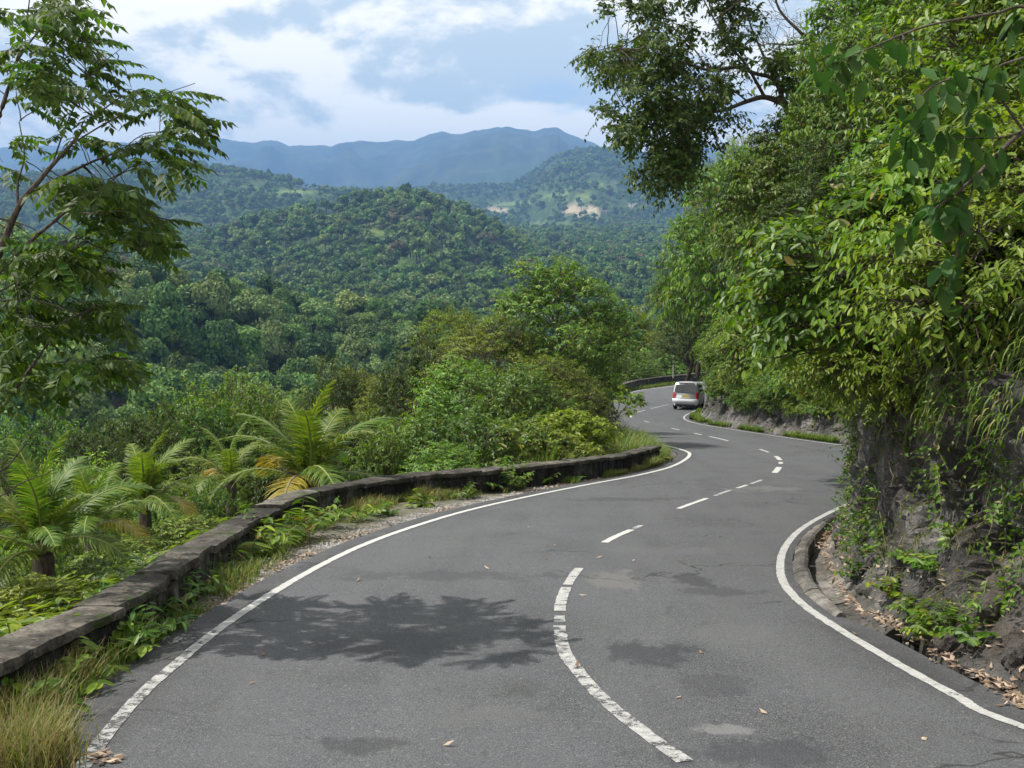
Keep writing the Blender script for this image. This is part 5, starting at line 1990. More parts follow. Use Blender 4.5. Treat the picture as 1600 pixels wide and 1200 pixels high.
def build_hanging_branch():
    r = np.random.default_rng(71)
    foot = at(1690, 150, 11.2 * .66)
    o = empty('hanging_branch', foot)
    tag(o, 'dark branch with big bluish green leaves hanging in front of the bank', 'branch')
    limbs = [[(1690, 150, 11.2, .05), (1600, 205, 11.2, .04), (1560, 240, 11.1, .035), (1525, 275, 11.0, .03), (1490, 305, 10.9, .022), (1462, 325, 10.8, .012), (1440, 350, 10.7, .006)],
             [(1525, 275, 11.0, .018), (1510, 330, 10.9, .014), (1495, 400, 10.8, .009), (1480, 470, 10.8, .005)],
             [(1600, 205, 11.2, .025), (1540, 130, 11.0, .02), (1480, 125, 10.8, .016), (1440, 150, 10.7, .010), (1420, 190, 10.7, .006)],
             [(1690, 60, 11.4, .03), (1600, 90, 11.1, .022), (1550, 110, 11.0, .014), (1530, 150, 11.0, .007)],
             [(1560, 20, 11.2, .022), (1450, 40, 11.0, .018), (1360, 75, 11, .012), (1310, 95, 11, .007), (1275, 110, 11, .004)],
             [(1600, 205, 11.2, .02), (1560, 215, 11, .014), (1500, 215, 10.8, .010), (1440, 215, 10.7, .006), (1400, 225, 10.7, .004)],
             [(1690, 20, 11.4, .05), (1600, 10, 11.3, .03), (1560, 20, 11.2, .022)]]
    ml = MAT['leaf_blue']
    protos = [big_leaf(k, .15 + .02 * (k % 3), .080 + .01 * (k % 2), ml) for k in range(5)]
    from mathutils import Matrix
    for l in limbs:
        l = [(a, b_, d * .66, q * .42) for a, b_, d, q in l]
        C = px_path(l)
        ge = Geo(); ge.add(*tube(C[:, :3], C[:, 3], 7))
        b = ge.build('limb', MAT['bark'], o, True); b.location = -foot
        n = len(C)
        for k in range(int(n * .35), n):
            for _ in range(int(r.integers(1, 4))):
                p = C[k, :3] + r.normal(0, .06, 3)
                az = r.uniform(0, 6.28)
                el = -r.uniform(.1, 1.0)
                mt = Matrix.Translation(Vector(p - foot)) @ Matrix.Rotation(az, 4, 'Z') @ Matrix.Rotation(-el, 4, 'Y') @ Matrix.Rotation(r.normal(0, .5), 4, 'X') @ Matrix.Scale(r.uniform(.75, 1.2), 4)
                lf = link('leaf', protos[int(r.integers(5))], o)
                lf.matrix_local = mt


build_hanging_branch()


def build_vines():
    r = np.random.default_rng(41)
    for k, (pts, lb, rad) in enumerate([
        ([(1588, 215, 10.5, 0), (1590, 280, 10.4, 0), (1585, 345, 10.4, 0), (1588, 400, 10.4, 0)], 'pale straight vine stem hanging at the right edge below the dark branch', .009),
        ([(1412, 370, 13, 0), (1410, 420, 12.9, 0), (1414, 450, 12.9, 0), (1422, 480, 12.8, 0)], 'thin pale vine hanging in the middle of the near bank leaves', .008),
        ([(1262, 205, 24, 0), (1250, 240, 23.8, 0), (1266, 270, 23.8, 0), (1248, 290, 23.6, 0), (1230, 320, 23.6, 0)], 'tangled bare vine on the bank below the trunk of the overhanging tree', .016),
        ([(1190, 420, 44, 0), (1230, 395, 42, 0), (1275, 372, 40, 0), (1300, 362, 39, 0)], 'bare grey branch lying across the leaves of the far bank', .035),
        ([(1330, 465, 14.0, 0), (1350, 452, 13.9, 0), (1400, 440, 13.9, 0)], 'short bare branch across the leaves of the near bluff', .010)]):
        C = px_path(pts, 6)
        P = C[:, :3] + r.normal(0, rad * 1.2, (len(C), 3))
        ge = Geo(); ge.add(*tube(P, np.linspace(rad, rad * .5, len(P)), 5))
        for _ in range(5):
            q = P[r.integers(1, len(P) - 1)]
            ge.add(*limb(q, q + r.normal(0, 1, 3) * np.array([rad * 25, rad * 8, rad * 25]), rad * .5, rad * .2, 0, r, 6, 4, .2))
        f = P[0]
        o = ge.build('vine', simple('vine_bark', (.24, .19, .13), .9, .1, var=.3) if k < 3 else MAT['bark'], None, True)
        me = o.data
        tag(o, lb, 'vine' if k < 3 else 'branch')
        if k >= 3: o.name = 'dead_branch'


build_vines()


# ------------------------------------------------------------------ palms
def frond_mesh(seed, L=2.4, m='palm', droop=.55, width=.55, pairs=52, twist=.25):
    r = np.random.default_rng(seed)
    t = np.linspace(0, 1, 18)
    # arching midrib along +x, first rising then hanging
    ang = 0.25 - (droop * 2.4) * t ** 1.4
    ds = L / 17
    P = np.zeros((18, 3))
    for i in range(1, 18):
        P[i] = P[i - 1] + ds * np.array([math.cos(ang[i]), 0.03 * math.sin(seed + i * .4), math.sin(ang[i])])
    ge = Geo()
    ge.add(*tube(P, np.linspace(.034, .006, 18), 5), 1)
    u = np.linspace(.16, .985, pairs)
    q = np.c_[np.interp(u, t, P[:, 0]), np.interp(u, t, P[:, 1]), np.interp(u, t, P[:, 2])]
    tg = unit(np.gradient(q, axis=0))
    nrm = unit(np.cross(tg, np.array([0, 1.0, 0])) * -1)
    nrm *= np.sign(nrm[:, 2:3] + 1e-6)
    ll = width * np.sin(np.pi * np.clip(.12 + .86 * u, 0, 1)) ** .7
    for s in (-1, 1):
        A = tg * .55 + np.array([0, s * .95, 0]) + nrm * (.18 + r.normal(0, .06, (pairs, 1))) + r.normal(0, .07, (pairs, 3))
        A = unit(A)
        lnn = ll * r.uniform(.88, 1.08, pairs)
        # three-segment ribbons drooping at the tip
        W = unit(np.cross(A, nrm)) * .5
        wds = .042
        ts = np.array([0, .4, .75, 1.0]); wk = np.array([.7, 1, .6, .05])
        dr = np.array([0, .07, .26, .5]) * (1 + .3 * r.normal(0, 1, (pairs, 1)))
        C = q[:, None] + A[:, None] * (lnn[:, None] * ts)[..., None] - UP * (lnn[:, None] * dr)[..., None]
        E = W[:, None] * (wds * wk)[None, :, None]
        V = np.stack([C + E, C - E], 2).reshape(-1, 3)
        base = np.array([[i * 2, i * 2 + 1, i * 2 + 3, i * 2 + 2] for i in range(3)])
        ge.add(V, (np.arange(pairs)[:, None, None] * 8 + base).reshape(-1, 4), 0)
    return ge.me('frond', [MAT[m], MAT['midrib'] if m == 'palm' else MAT['dry_twig']], True)


MAT['midrib'] = simple('palm_midrib', (.20, .22, .07), .5, .3)
FROND = [frond_mesh(k, 2.4, 'palm',   .40 + .12 * k, .40 + .05 * (k % 2)) for k in range(4)]
FROND_OLD = [frond_mesh(20 + k, 2.2, 'palm_old', .75 + .1 * k, .45) for k in range(2)]


def palm(px, py, depth, flen, label, seed, n=15, old=2, trunk=1.6, lean=None):
    r = random.Random(seed)
    c = at(px, py, depth)
    o = empty('coconut_palm', (c[0], c[1], c[2] - trunk))
    ge = Geo()
    t = np.linspace(0, 1, 8)
    ge.add(*tube(np.c_[.12 * np.sin(t * 2), .05 * t, t * trunk - .8 * (1 - t)], np.linspace(.17, .12, 8), 9))
    ge.build('trunk', MAT['bark'], o, True)
    sc = flen / 2.4
    for k in range(n):
        az = k * 2.39996 + r.uniform(-.25, .25)
        u = k / (n - 1)
        el = 1.42 - 1.15 * u + r.uniform(-.1, .1)
        me = FROND[min(3, int(u * 3.2 + r.random()))]
        if k >= n - old: me = FROND_OLD[k % 2]; el += .25
        f = link('frond', me, o, (0.1 * math.sin(2), 0, trunk))
        f.rotation_mode = 'XYZ'
        from mathutils import Matrix
        f.matrix_local = Matrix.Translation((0.11, .05, trunk)) @ Matrix.Rotation(az, 4, 'Z') @ Matrix.Rotation(-el, 4, 'Y') @ Matrix.Rotation(r.uniform(-.3, .3), 4, 'X') @ Matrix.Scale(sc * r.uniform(.85, 1.1), 4)
        if k >= n - old: f['label'] = 'yellowing older frond'
    tag(o, label, 'palm', 'coconut palms below the wall' if depth < 60 else 'palms beyond the far wall')
    return o


palm(474, 764, 21.6, 2.45, 'coconut palm with arching fronds, one of them yellow, right behind the wall', 1, 16, 2, 2.2)
palm(50, 868, 12.6, 1.5, 'big coconut palm at the left edge behind the near wall blocks', 2, 16, 0, 1.9)
palm(215, 800, 20, 1.7, 'coconut palm in the dip between the left palm and the arching palm', 3, 14, 1, 2.4)
palm(130, 830, 17, 1.45, 'coconut palm half hidden behind the big palm at the left edge', 4, 14, 1, 2.2)
palm(352, 755, 25, 1.5, 'thin palm with upright fronds left of the arching coconut palm', 5, 10, 1, 2.2)
palm(1003, 522, 128, 4.0, 'pale yellowish palm beyond the hairpin, left one of two', 7, 13, 1, 5)
palm(975, 535, 124, 3.4, 'small palm beyond the hairpin, nearest to the green trees', 8, 12, 1, 5)
palm(1028, 540, 132, 3.6, 'palm behind the far parapet wall', 9, 13, 1, 5)


# ------------------------------------------------------------------ weeds, grass, litter
def weed_mesh(seed, m='leaf_bright', n=9, h=.5, ln=.16, wd=.045, fern=False):
    r = np.random.default_rng(seed)
    d = sphere_dirs(r, n, .15)
    O_ = np.c_[d[:, :2] * .06, np.zeros(n)]
    D_ = unit(d * np.array([.8, .8, 1]) + UP * .35)
    L_ = h * r.uniform(.6, 1.25, n)
    gs, gf = Geo(), Geo()
    gs.add(*twig_sticks(O_, D_, L_, .3, .006))
    gf.add(*twig_leaves(r, O_, D_, L_, 12 if not fern else 22, ln, wd, .3, 1.0, .15, True, .2, .2, .35))
    return gs.me('stem', MAT['stem']), gf.me('foliage', MAT[m])


WEED = [weed_mesh(1), weed_mesh(2, 'leaf_mid', 10, .45, .14, .05), weed_mesh(3, 'leaf_lime', 8, .5, .2, .06), weed_mesh(4, 'leaf_mid', 12, .55, .10, .028, True), weed_mesh(5, 'leaf_bright', 12, .4, .12, .06)]


def weed(k, p, sc, label, group, rz, name='weed'):
    o = empty(name, p, rz, sc)
    for nm, me in zip(('stem', 'foliage'), WEED[k]):
        f = link(nm, me, o)
        if nm == 'foliage': f['kind'] = 'stuff'
    tag(o, label, 'weed' if name == 'weed' else 'plant', group)


def build_weeds():
    r = random.Random(3)
    spots = [(55, 1110, 1, .9), (95, 1075, 4, .9), (122, 1052, 0, .9), (150, 1030, 4, 1.0), (172, 1022, 0, .85), (185, 1012, 1, .95), (222, 985, 1, 1.1), (240, 962, 0, 1.0), (268, 945, 4, 1.1), (300, 915, 1, 1.0), (330, 900, 0, .9), (205, 1000, 0, .9), (255, 950, 1, .9), (285, 935, 0, .85), (318, 905, 4, .9), (372, 880, 1, .9), (560, 812, 0, .8), (600, 803, 4, .8), (725, 777, 1, .8), (350, 888, 4, .8), (392, 868, 0, 1.15), (425, 855, 0, 1.3),
             (462, 842, 0, 1.35), (500, 825, 0, 1.15), (655, 790, 4, .9), (795, 765, 3, 1.35), (842, 757, 0, 1.0), (885, 750, 3, 1.0), (925, 741, 0, .9), (960, 735, 1, .9), (1005, 728, 0, .9), (1035, 720, 4, 1.0)]
    for i, (px, py, k, sc) in enumerate(spots):
        p = on_road(px, py)
        p = p + np.array([0.0, 0, -.02])
        weed(k, p, sc * 1.15, ordinal(i) + ' leafy weed along the road side of the parapet wall, counted from the camera', 'weeds growing along the foot of the parapet wall', r.uniform(0, 6.28))
    # behind the wall
    i = 0
    for (px, py, d, k, sc) in [(20, 945, 8.6, 2, 1.2), (75, 945, 9.2, 2, 1.3), (10, 990, 7.9, 4, 1.2), (100, 925, 9.8, 0, 1.2), (180, 890, 11.0, 2, 1.2), (120, 935, 9.6, 2, 1.0), (40, 985, 8.3, 2, 1.0), (150, 905, 10.6, 4, 1.2), (235, 870, 12, 3, 1.2), (300, 835, 14.4, 2, 1.4), (330, 815, 15.6, 2, 1.4), (275, 850, 13.2, 4, 1.2),
                           (210, 880, 11.6, 3, 1.1), (395, 785, 18.0, 4, 1.2), (560, 752, 21.3, 2, 1.2), (610, 742, 22, 4, 1.2), (660, 738, 22.5, 2, 1.3), (720, 728, 23.8, 4, 1.3), (780, 722, 24.4, 0, 1.2)]:
        p = at(px, py, d)
        p[2] -= .35 * sc
        weed(k, p, sc, ordinal(i) + ' leafy plant directly behind the parapet wall, counted from the left edge', 'plants behind the parapet wall', r.uniform(0, 6.28), 'leafy_plant')
        i += 1
    # on the rock face and its toe
    nr = np.random.default_rng(6)
    spots = [(1345, 905, 1), (1395, 930, 4), (1445, 985, 0), (1460, 1000, 4), (1490, 985, 1), (1410, 880, 4), (1440, 890, 0), (1380, 840, 1), (1520, 1000, 4), (1550, 960, 1), (1360, 870, 4), (1430, 960, 4), (1475, 960, 1),
             (1590, 780, 0), (1570, 820, 1), (1500, 850, 4), (1455, 900, 0)]
    for i, (px, py, k) in enumerate(spots):
        a, b = bank_ij(px, py)
        p = CLd[a, b]
        weed(k, p, r.uniform(.4, .75), ordinal(i) + ' small green plant rooted on the near rock face, counted from the drain', 'small plants on the near rock face', r.uniform(0, 6.28), 'rock_plant')
    for i, (px, py, k) in enumerate([(1105, 652, 4), (1125, 658, 4), (1150, 664, 1), (1180, 670, 4), (1215, 676, 1), (1260, 682, 4)]):
        p = on_road(px, py)
        weed(k, p, 1.1, ordinal(i) + ' green plant at the foot of the far rock face, counted from the van', 'plants at the foot of the far rock face', r.uniform(0, 6.28), 'rock_plant')


build_weeds()


def grass_mesh(name, P, h, w, mats, r, lean=.35, seeds=False, mi=None):
    n = len(P)
    a = r.uniform(0, 6.28, n)
    dr = np.c_[np.cos(a), np.sin(a), np.zeros(n)]
    hh = h * r.uniform(.5, 1.25, n)
    ww = np.broadcast_to(w, (n,))
    s = np.c_[-np.sin(a), np.cos(a), np.zeros(n)] * ww[:, None] / 2
    ln = lean * r.uniform(.2, 1.6, n)
    ts = [0, .45, .8, 1.0]; wk = [1, .85, .5, .05]
    pts = []
    for t, k in zip(ts, wk):
        c = P + UP * (hh * (t - .35 * ln * t ** 2))[:, None] + dr * (hh * ln * t ** 2)[:, None]
        pts += [c + s * k, c - s * k]
    V = np.stack(pts, 1).reshape(-1, 3)
    base = np.array([[i * 2, i * 2 + 1, i * 2 + 3, i * 2 + 2] for i in range(3)])
    Fs = (np.arange(n)[:, None, None] * 8 + base)
    if mi is None:
        faces = [(Fs.reshape(-1, 4), 0)]
    else:
        faces = [(Fs[mi == k].reshape(-1, 4), k) for k in np.unique(mi)]
    return mesh(name, V, faces, mats)


def build_grass():
    r = np.random.default_rng(12)
    # verge between line and wall
    n = 24000
    wl = resample(WL, .2)
    u = r.random(n) ** .9 * (len(wl) - 1)
    k = np.arange(len(wl))
    q = np.c_[np.interp(u, k, wl[:, 0]), np.interp(u, k, wl[:, 1])]
    nn = left_normal(wl)
    q = q - nn[np.clip(u.astype(int), 0, len(wl) - 1)] * (np.abs(r.normal(0, .21, n)) + .0)[:, None]
    patch = fbm(np.c_[q * 1.1, np.zeros(n)], 3)
    e, _ = poly_dist(q, EL3)
    ok = (patch > -.25) & ~in_poly(q, ROADPOLY) & (e > .02)
    q = q[ok]; patch = patch[ok]
    P = np.c_[q, land(q[:, 0], q[:, 1]) - .01]
    dry = (r.random(len(q)) < np.clip(.25 + .6 * (fbm(np.c_[q * .5 + 40, np.zeros(len(q))], 2)), .05, .85)).astype(int)
    o = link('verge_grass', grass_mesh('verge_grass', P, .17 + .17 * np.clip(patch, 0, 1), .010, [MAT['grass'], MAT['grass_dry']], r, .6, mi=dry))
    tag(o, 'mixed green and dry grass on the verge along the foot of the parapet wall', 'grass', kind='stuff')
    # dry tussock at lower left
    c = [(25, 1150), (60, 1120), (20, 1100), (75, 1165), (40, 1185), (5, 1130), (95, 1085), (60, 1060), (110, 1070), (-40, 1150), (20, 1200), (70, 1200)]
    P = []
    for px, py in c:
        b = on_road(px, py)
        m = 420
        P.append(np.c_[b[0] + r.normal(0, .10, m), b[1] + r.normal(0, .10, m), np.full(m, b[2] - .02)])
    P = np.concatenate(P)
    mi = (r.random(len(P)) < .55).astype(int)
    o = link('dry_grass', grass_mesh('dry_grass', P, .30, .0065, [MAT['grass'], MAT['grass_dry']], r, .5, mi=mi))
    tag(o, 'tussock of tall half dry grass at the near end of the wall', 'grass', kind='stuff')
    # hump inside the hairpin
    pts = []
    for _ in range(60000):
        x, y = r.uniform(-1, 6), r.uniform(26, 46)
        pts.append((x, y))
    q = np.array(pts)
    e, _ = poly_dist(q, EL3)
    wd_, _ = poly_dist(q, wl)
    ok = ~in_poly(q, ROADPOLY) & (e > .25) & (e < 4.0) & ((q[:, 1] > 29.5) | (e > 1.45)) & (q[:, 0] > 0.3)
    q = q[ok]; e = e[ok]
    P = np.c_[q, land(q[:, 0], q[:, 1]) - .03]
    mi = (r.random(len(q)) < .22).astype(int)
    o = link('hump_grass', grass_mesh('hump_grass', P, .75 * np.clip(e / 1.0, .35, 1.1), .022, [MAT['grass'], MAT['grass_dry']], r, .8, mi=mi))
    tag(o, 'tall light green grass on the hump inside the hairpin bend', 'grass', kind='stuff')
    # far verge strip
    u = r.random(5000); i = r.integers(int(SP * 18.5), n_ - 20, 5000)
    q = EDGE_L[i] + nL[i] * (0.1 + 1.0 * u)[:, None] + r.normal(0, .05, (5000, 2))
    P = np.c_[q, land(q[:, 0], q[:, 1]) - .02]
    o = link('far_verge_grass', grass_mesh('far_verge_grass', P, .4, .03, [MAT['grass']], r, .6))
    tag(o, 'green grass strip along the foot of the far parapet wall', 'grass', kind='stuff')
    # foot of the far rock face
    i = r.integers(int(SP * 13.5), int(SP * 20), 9000)
    q = BASE[i] + nR[i] * r.uniform(-.1, .5, 9000)[:, None]
    pm = fbm(np.c_[q * .6, np.zeros(len(q))], 2)
    q = q[pm > -.1]
    P = np.c_[q, g(q[:, 1]) - .02]
    o = link('bank_foot_grass', grass_mesh('bank_foot_grass', P, .28, .02, [MAT['grass']], r, .6))
    tag(o, 'fresh grass along the foot of the far rock face', 'grass', kind='stuff')
    # grass and ferns hanging over the top edge of the rock
    n = 3200
    V, Fs_, M_ = [], [], []
    ii = r.integers(0, len(Bp), n * 6)
    ii = ii[(Bp[ii, 1] > 4.5) & (Bp[ii, 1] < 80)]
    wgt = r.random(len(ii)) < np.clip(14 / Bp[ii, 1], .25, 1)
    ii = ii[wgt][:n]
    clump = fbm(np.c_[Bp[ii] * .9, np.zeros(len(ii))], 2)
    ii = ii[clump > -.35]
    jj = np.array([int(np.argmin(np.abs(hgt[i] - h))) for i, h in zip(ii, r.uniform(1.9, 3.0, len(ii)))])
    B0 = CLd[ii, jj]; Nn = CLN[ii, jj]
    m = 3
    B0 = np.repeat(B0, m, 0) + r.normal(0, .10, (len(ii) * m, 3)); Nn = np.repeat(Nn, m, 0)
    n = len(B0)
    L = r.uniform(.10, .30, n)
    D = unit(Nn * np.array([1, 1, .3]) + UP * .35 + r.normal(0, .35, (n, 3)))
    sd = unit(np.cross(D, UP)) * (r.uniform(.004, .011, n)[:, None])
    pts = []
    for t, k in zip([0, .3, .65, 1], [1, 1, .7, .06]):
        c = B0 + D * (L * t * (1 - .35 * t))[:, None] - UP * (L * .85 * t ** 2)[:, None]
        pts += [c + sd * k, c - sd * k]
    V = np.stack(pts, 1).reshape(-1, 3)
    base = np.array([[i * 2, i * 2 + 1, i * 2 + 3, i * 2 + 2] for i in range(3)])
    Fs_ = (np.arange(n)[:, None, None] * 8 + base)
    v = r.random(n)
    mi = np.where(v < .5, 0, np.where(v < .72, 1, 2))
    o = link('hanging_grass', mesh('hanging_grass', V, [(Fs_[mi == k].reshape(-1, 4), k) for k in range(3)], [MAT['grass'], MAT['grass_dry'], MAT['leaf_yellow']]))
    tag(o, 'yellow green grass hanging over the top edge of the rock faces', 'grass', kind='stuff')
    # low dry and green growth over the foot of the near bank
    ii = r.integers(0, len(Bp), 60000)
    ii = ii[(Bp[ii, 1] > 5) & (Bp[ii, 1] < 24)]
    hh = r.uniform(.25, 1.7, len(ii))
    jj = np.array([int(np.searchsorted(prof[:, 1], h)) for h in hh])
    P = CLd[ii, jj]
    pm = fbm(P * 1.5 + 9, 3)
    flat = CLN[ii, jj, 2]
    ok = (pm > .12) & (flat > .12)
    P = P[ok][:9000]
    mi = (r.random(len(P)) < .5).astype(int)
    o = link('bank_grass', grass_mesh('bank_grass', P - UP * .01, .13, .007, [MAT['grass'], MAT['grass_dry']], r, 1.1, mi=mi))
    tag(o, 'short dry and green grass scattered over the foot of the near rock bank', 'grass', kind='stuff')
    # creepers over the rock: small leaves in runs
    n = 2600
    ii = r.integers(0, len(Bp), n * 8)
    ii = ii[(Bp[ii, 1] > 4.5) & (Bp[ii, 1] < 60)]
    ii = ii[r.random(len(ii)) < np.clip(12 / Bp[ii, 1], .2, 1)][:n]
    O_, D_ = [], []
    for i in ii:
        h = r.uniform(.25, 2.6)
        j = int(np.argmin(np.abs(hgt[i] - h)))
        if fbm(CLd[i, j][None] * .9 + 5, 2)[0] < -.12: continue
        O_.append(CLd[i, j] + CLN[i, j] * .03)
        t = unit(np.cross(CLN[i, j], UP)) * r.normal(0, 1) + UP * r.normal(-.3, .6) + CLN[i, j] * .25
        D_.append(unit(t))
    O_ = np.array(O_); D_ = np.array(D_)
    L_ = r.uniform(.2, .55, len(O_))
    ge = Geo()
    ge.add(*twig_leaves(r, O_, D_, L_, 9, .065, .040, .15, .9, .15, jit=.45), 0)
    ge.add(*twig_sticks(O_, D_, L_, .15, .004), 1)
    o = ge.build('creeper', [MAT['leaf_bright'], MAT['dry_twig']])
    tag(o, 'small leaved creeper running over the rock face', 'creeper', kind='stuff')
    # dry roots and stalks on the face
    ge = Geo()
    for _ in range(900):
        i = int(r.integers(0, len(Bp)))
        if not (5 < Bp[i, 1] < 22): continue
        j = int(np.argmin(np.abs(hgt[i] - r.uniform(.4, 2.9))))
        p = CLd[i, j] + CLN[i, j] * .02
        t = unit(np.cross(CLN[i, j], UP)) * r.normal(0, .5) - UP * r.uniform(.2, 1)
        ge.add(*limb(p, p + t * r.uniform(.15, .5) + CLN[i, j] * .12, .004, .0015, .15, r, 6, 3, .15))
    o = ge.build('dry_roots', MAT['dry_twig'])
    tag(o, 'dry roots and stalks hanging on the near rock face', 'roots', kind='stuff')


build_grass()


def build_litter():
    r = np.random.default_rng(14)
    P = []
    # gathered in the drain and along the rock toe
    i = r.integers(int(SP * 1.9), int(SP * 8.2), 1300)
    q = BASE[i] + nR[i] * (np.abs(r.normal(0, .10, len(i))))[:, None] * np.where(i > SP * 4.5, 1.0, .8)[:, None]
    z = g(q[:, 1]) + .015 - np.where((i > SP * 4.2), .055, 0.0)
    P.append(np.c_[q, z])
    # on the sloping toe of the bank
    i = r.integers(0, len(Bp), 9000); i = i[(Bp[i, 1] > 5) & (Bp[i, 1] < 17)][:900]
    j = np.array([int(np.argmin(np.abs(hgt[a] - b))) for a, b in zip(i, np.abs(r.normal(0, .35, len(i))))])
    P.append(CLd[i, j] + UP * .012)
    # on the verge at the left
    k = r.integers(0, len(EDGE_L), 9000); k = k[(EDGE_L[k, 1] > 6) & (EDGE_L[k, 1] < 28)][:1900]
    q = EDGE_L[k] + nL[k] * np.abs(r.normal(0.06, .13, len(k)))[:, None]
    pm = fbm(np.c_[q * 1.2, np.zeros(len(q))], 2)
    q = q[pm > -.1]
    P.append(np.c_[q, np.maximum(land(q[:, 0], q[:, 1]), g(q[:, 1]) - .02) + .012])
    # a few on the asphalt
    k = r.integers(SP * 2, SP * 9, 26)
    f = r.random(26)[:, None]
    q = EDGE_L[k] * (1 - f) + EDGE_R[k] * f
    P.append(np.c_[q, g(q[:, 1]) + .008])
    q = np.array([on_road(150, 1185)[:2] + r.normal(0, .05, 2) * [2, 1] for _ in range(26)])
    P.append(np.c_[q, g(q[:, 1]) + .012])
    P = np.concatenate(P)
    n = len(P)
    A = r.normal(0, 1, (n, 3)) * [1, 1, .18]
    Nn = UP + r.normal(0, .3, (n, 3))
    V, Fs = leaf_geo(P, A, Nn, r.uniform(.04, .10, n), r.uniform(.02, .045, n), -.2, -.12)
    o = link('leaf_litter', mesh('leaf_litter', V, [(Fs, 0)], [MAT['litter']]))
    tag(o, 'brown fallen leaves gathered in the drain, at the rock foot and on the verge', 'fallen leaves', kind='stuff')
    # gravel on the verge
    k = r.integers(0, len(EDGE_L), 30000); k = k[(EDGE_L[k, 1] > 6) & (EDGE_L[k, 1] < 30)][:9000]
    off = np.abs(r.normal(0.10, .16, len(k)))
    q = EDGE_L[k] + nL[k] * off[:, None]
    P = np.c_[q, np.maximum(land(q[:, 0], q[:, 1]), g(q[:, 1]) - .05) + .004]
    n = len(P)
    s = r.uniform(.006, .022, n) * np.where(r.random(n) < .05, 2.2, 1)
    oc = np.array([[1, 0, 0], [-1, 0, 0], [0, 1, 0], [0, -1, 0], [0, 0, .8], [0, 0, -.8]], float)
    of = np.array([[0, 2, 4], [2, 1, 4], [1, 3, 4], [3, 0, 4], [2, 0, 5], [1, 2, 5], [3, 1, 5], [0, 3, 5]])
    V = (P[:, None] + oc[None] * s[:, None, None] * r.uniform(.7, 1.3, (n, 6, 1))).reshape(-1, 3)
    o = link('gravel', mesh('gravel', V, [((np.arange(n)[:, None, None] * 6 + of).reshape(-1, 3), 0)], [MAT['gravel']]))
    tag(o, 'loose grey gravel between the edge line and the wall', 'gravel', kind='stuff')


build_litter()


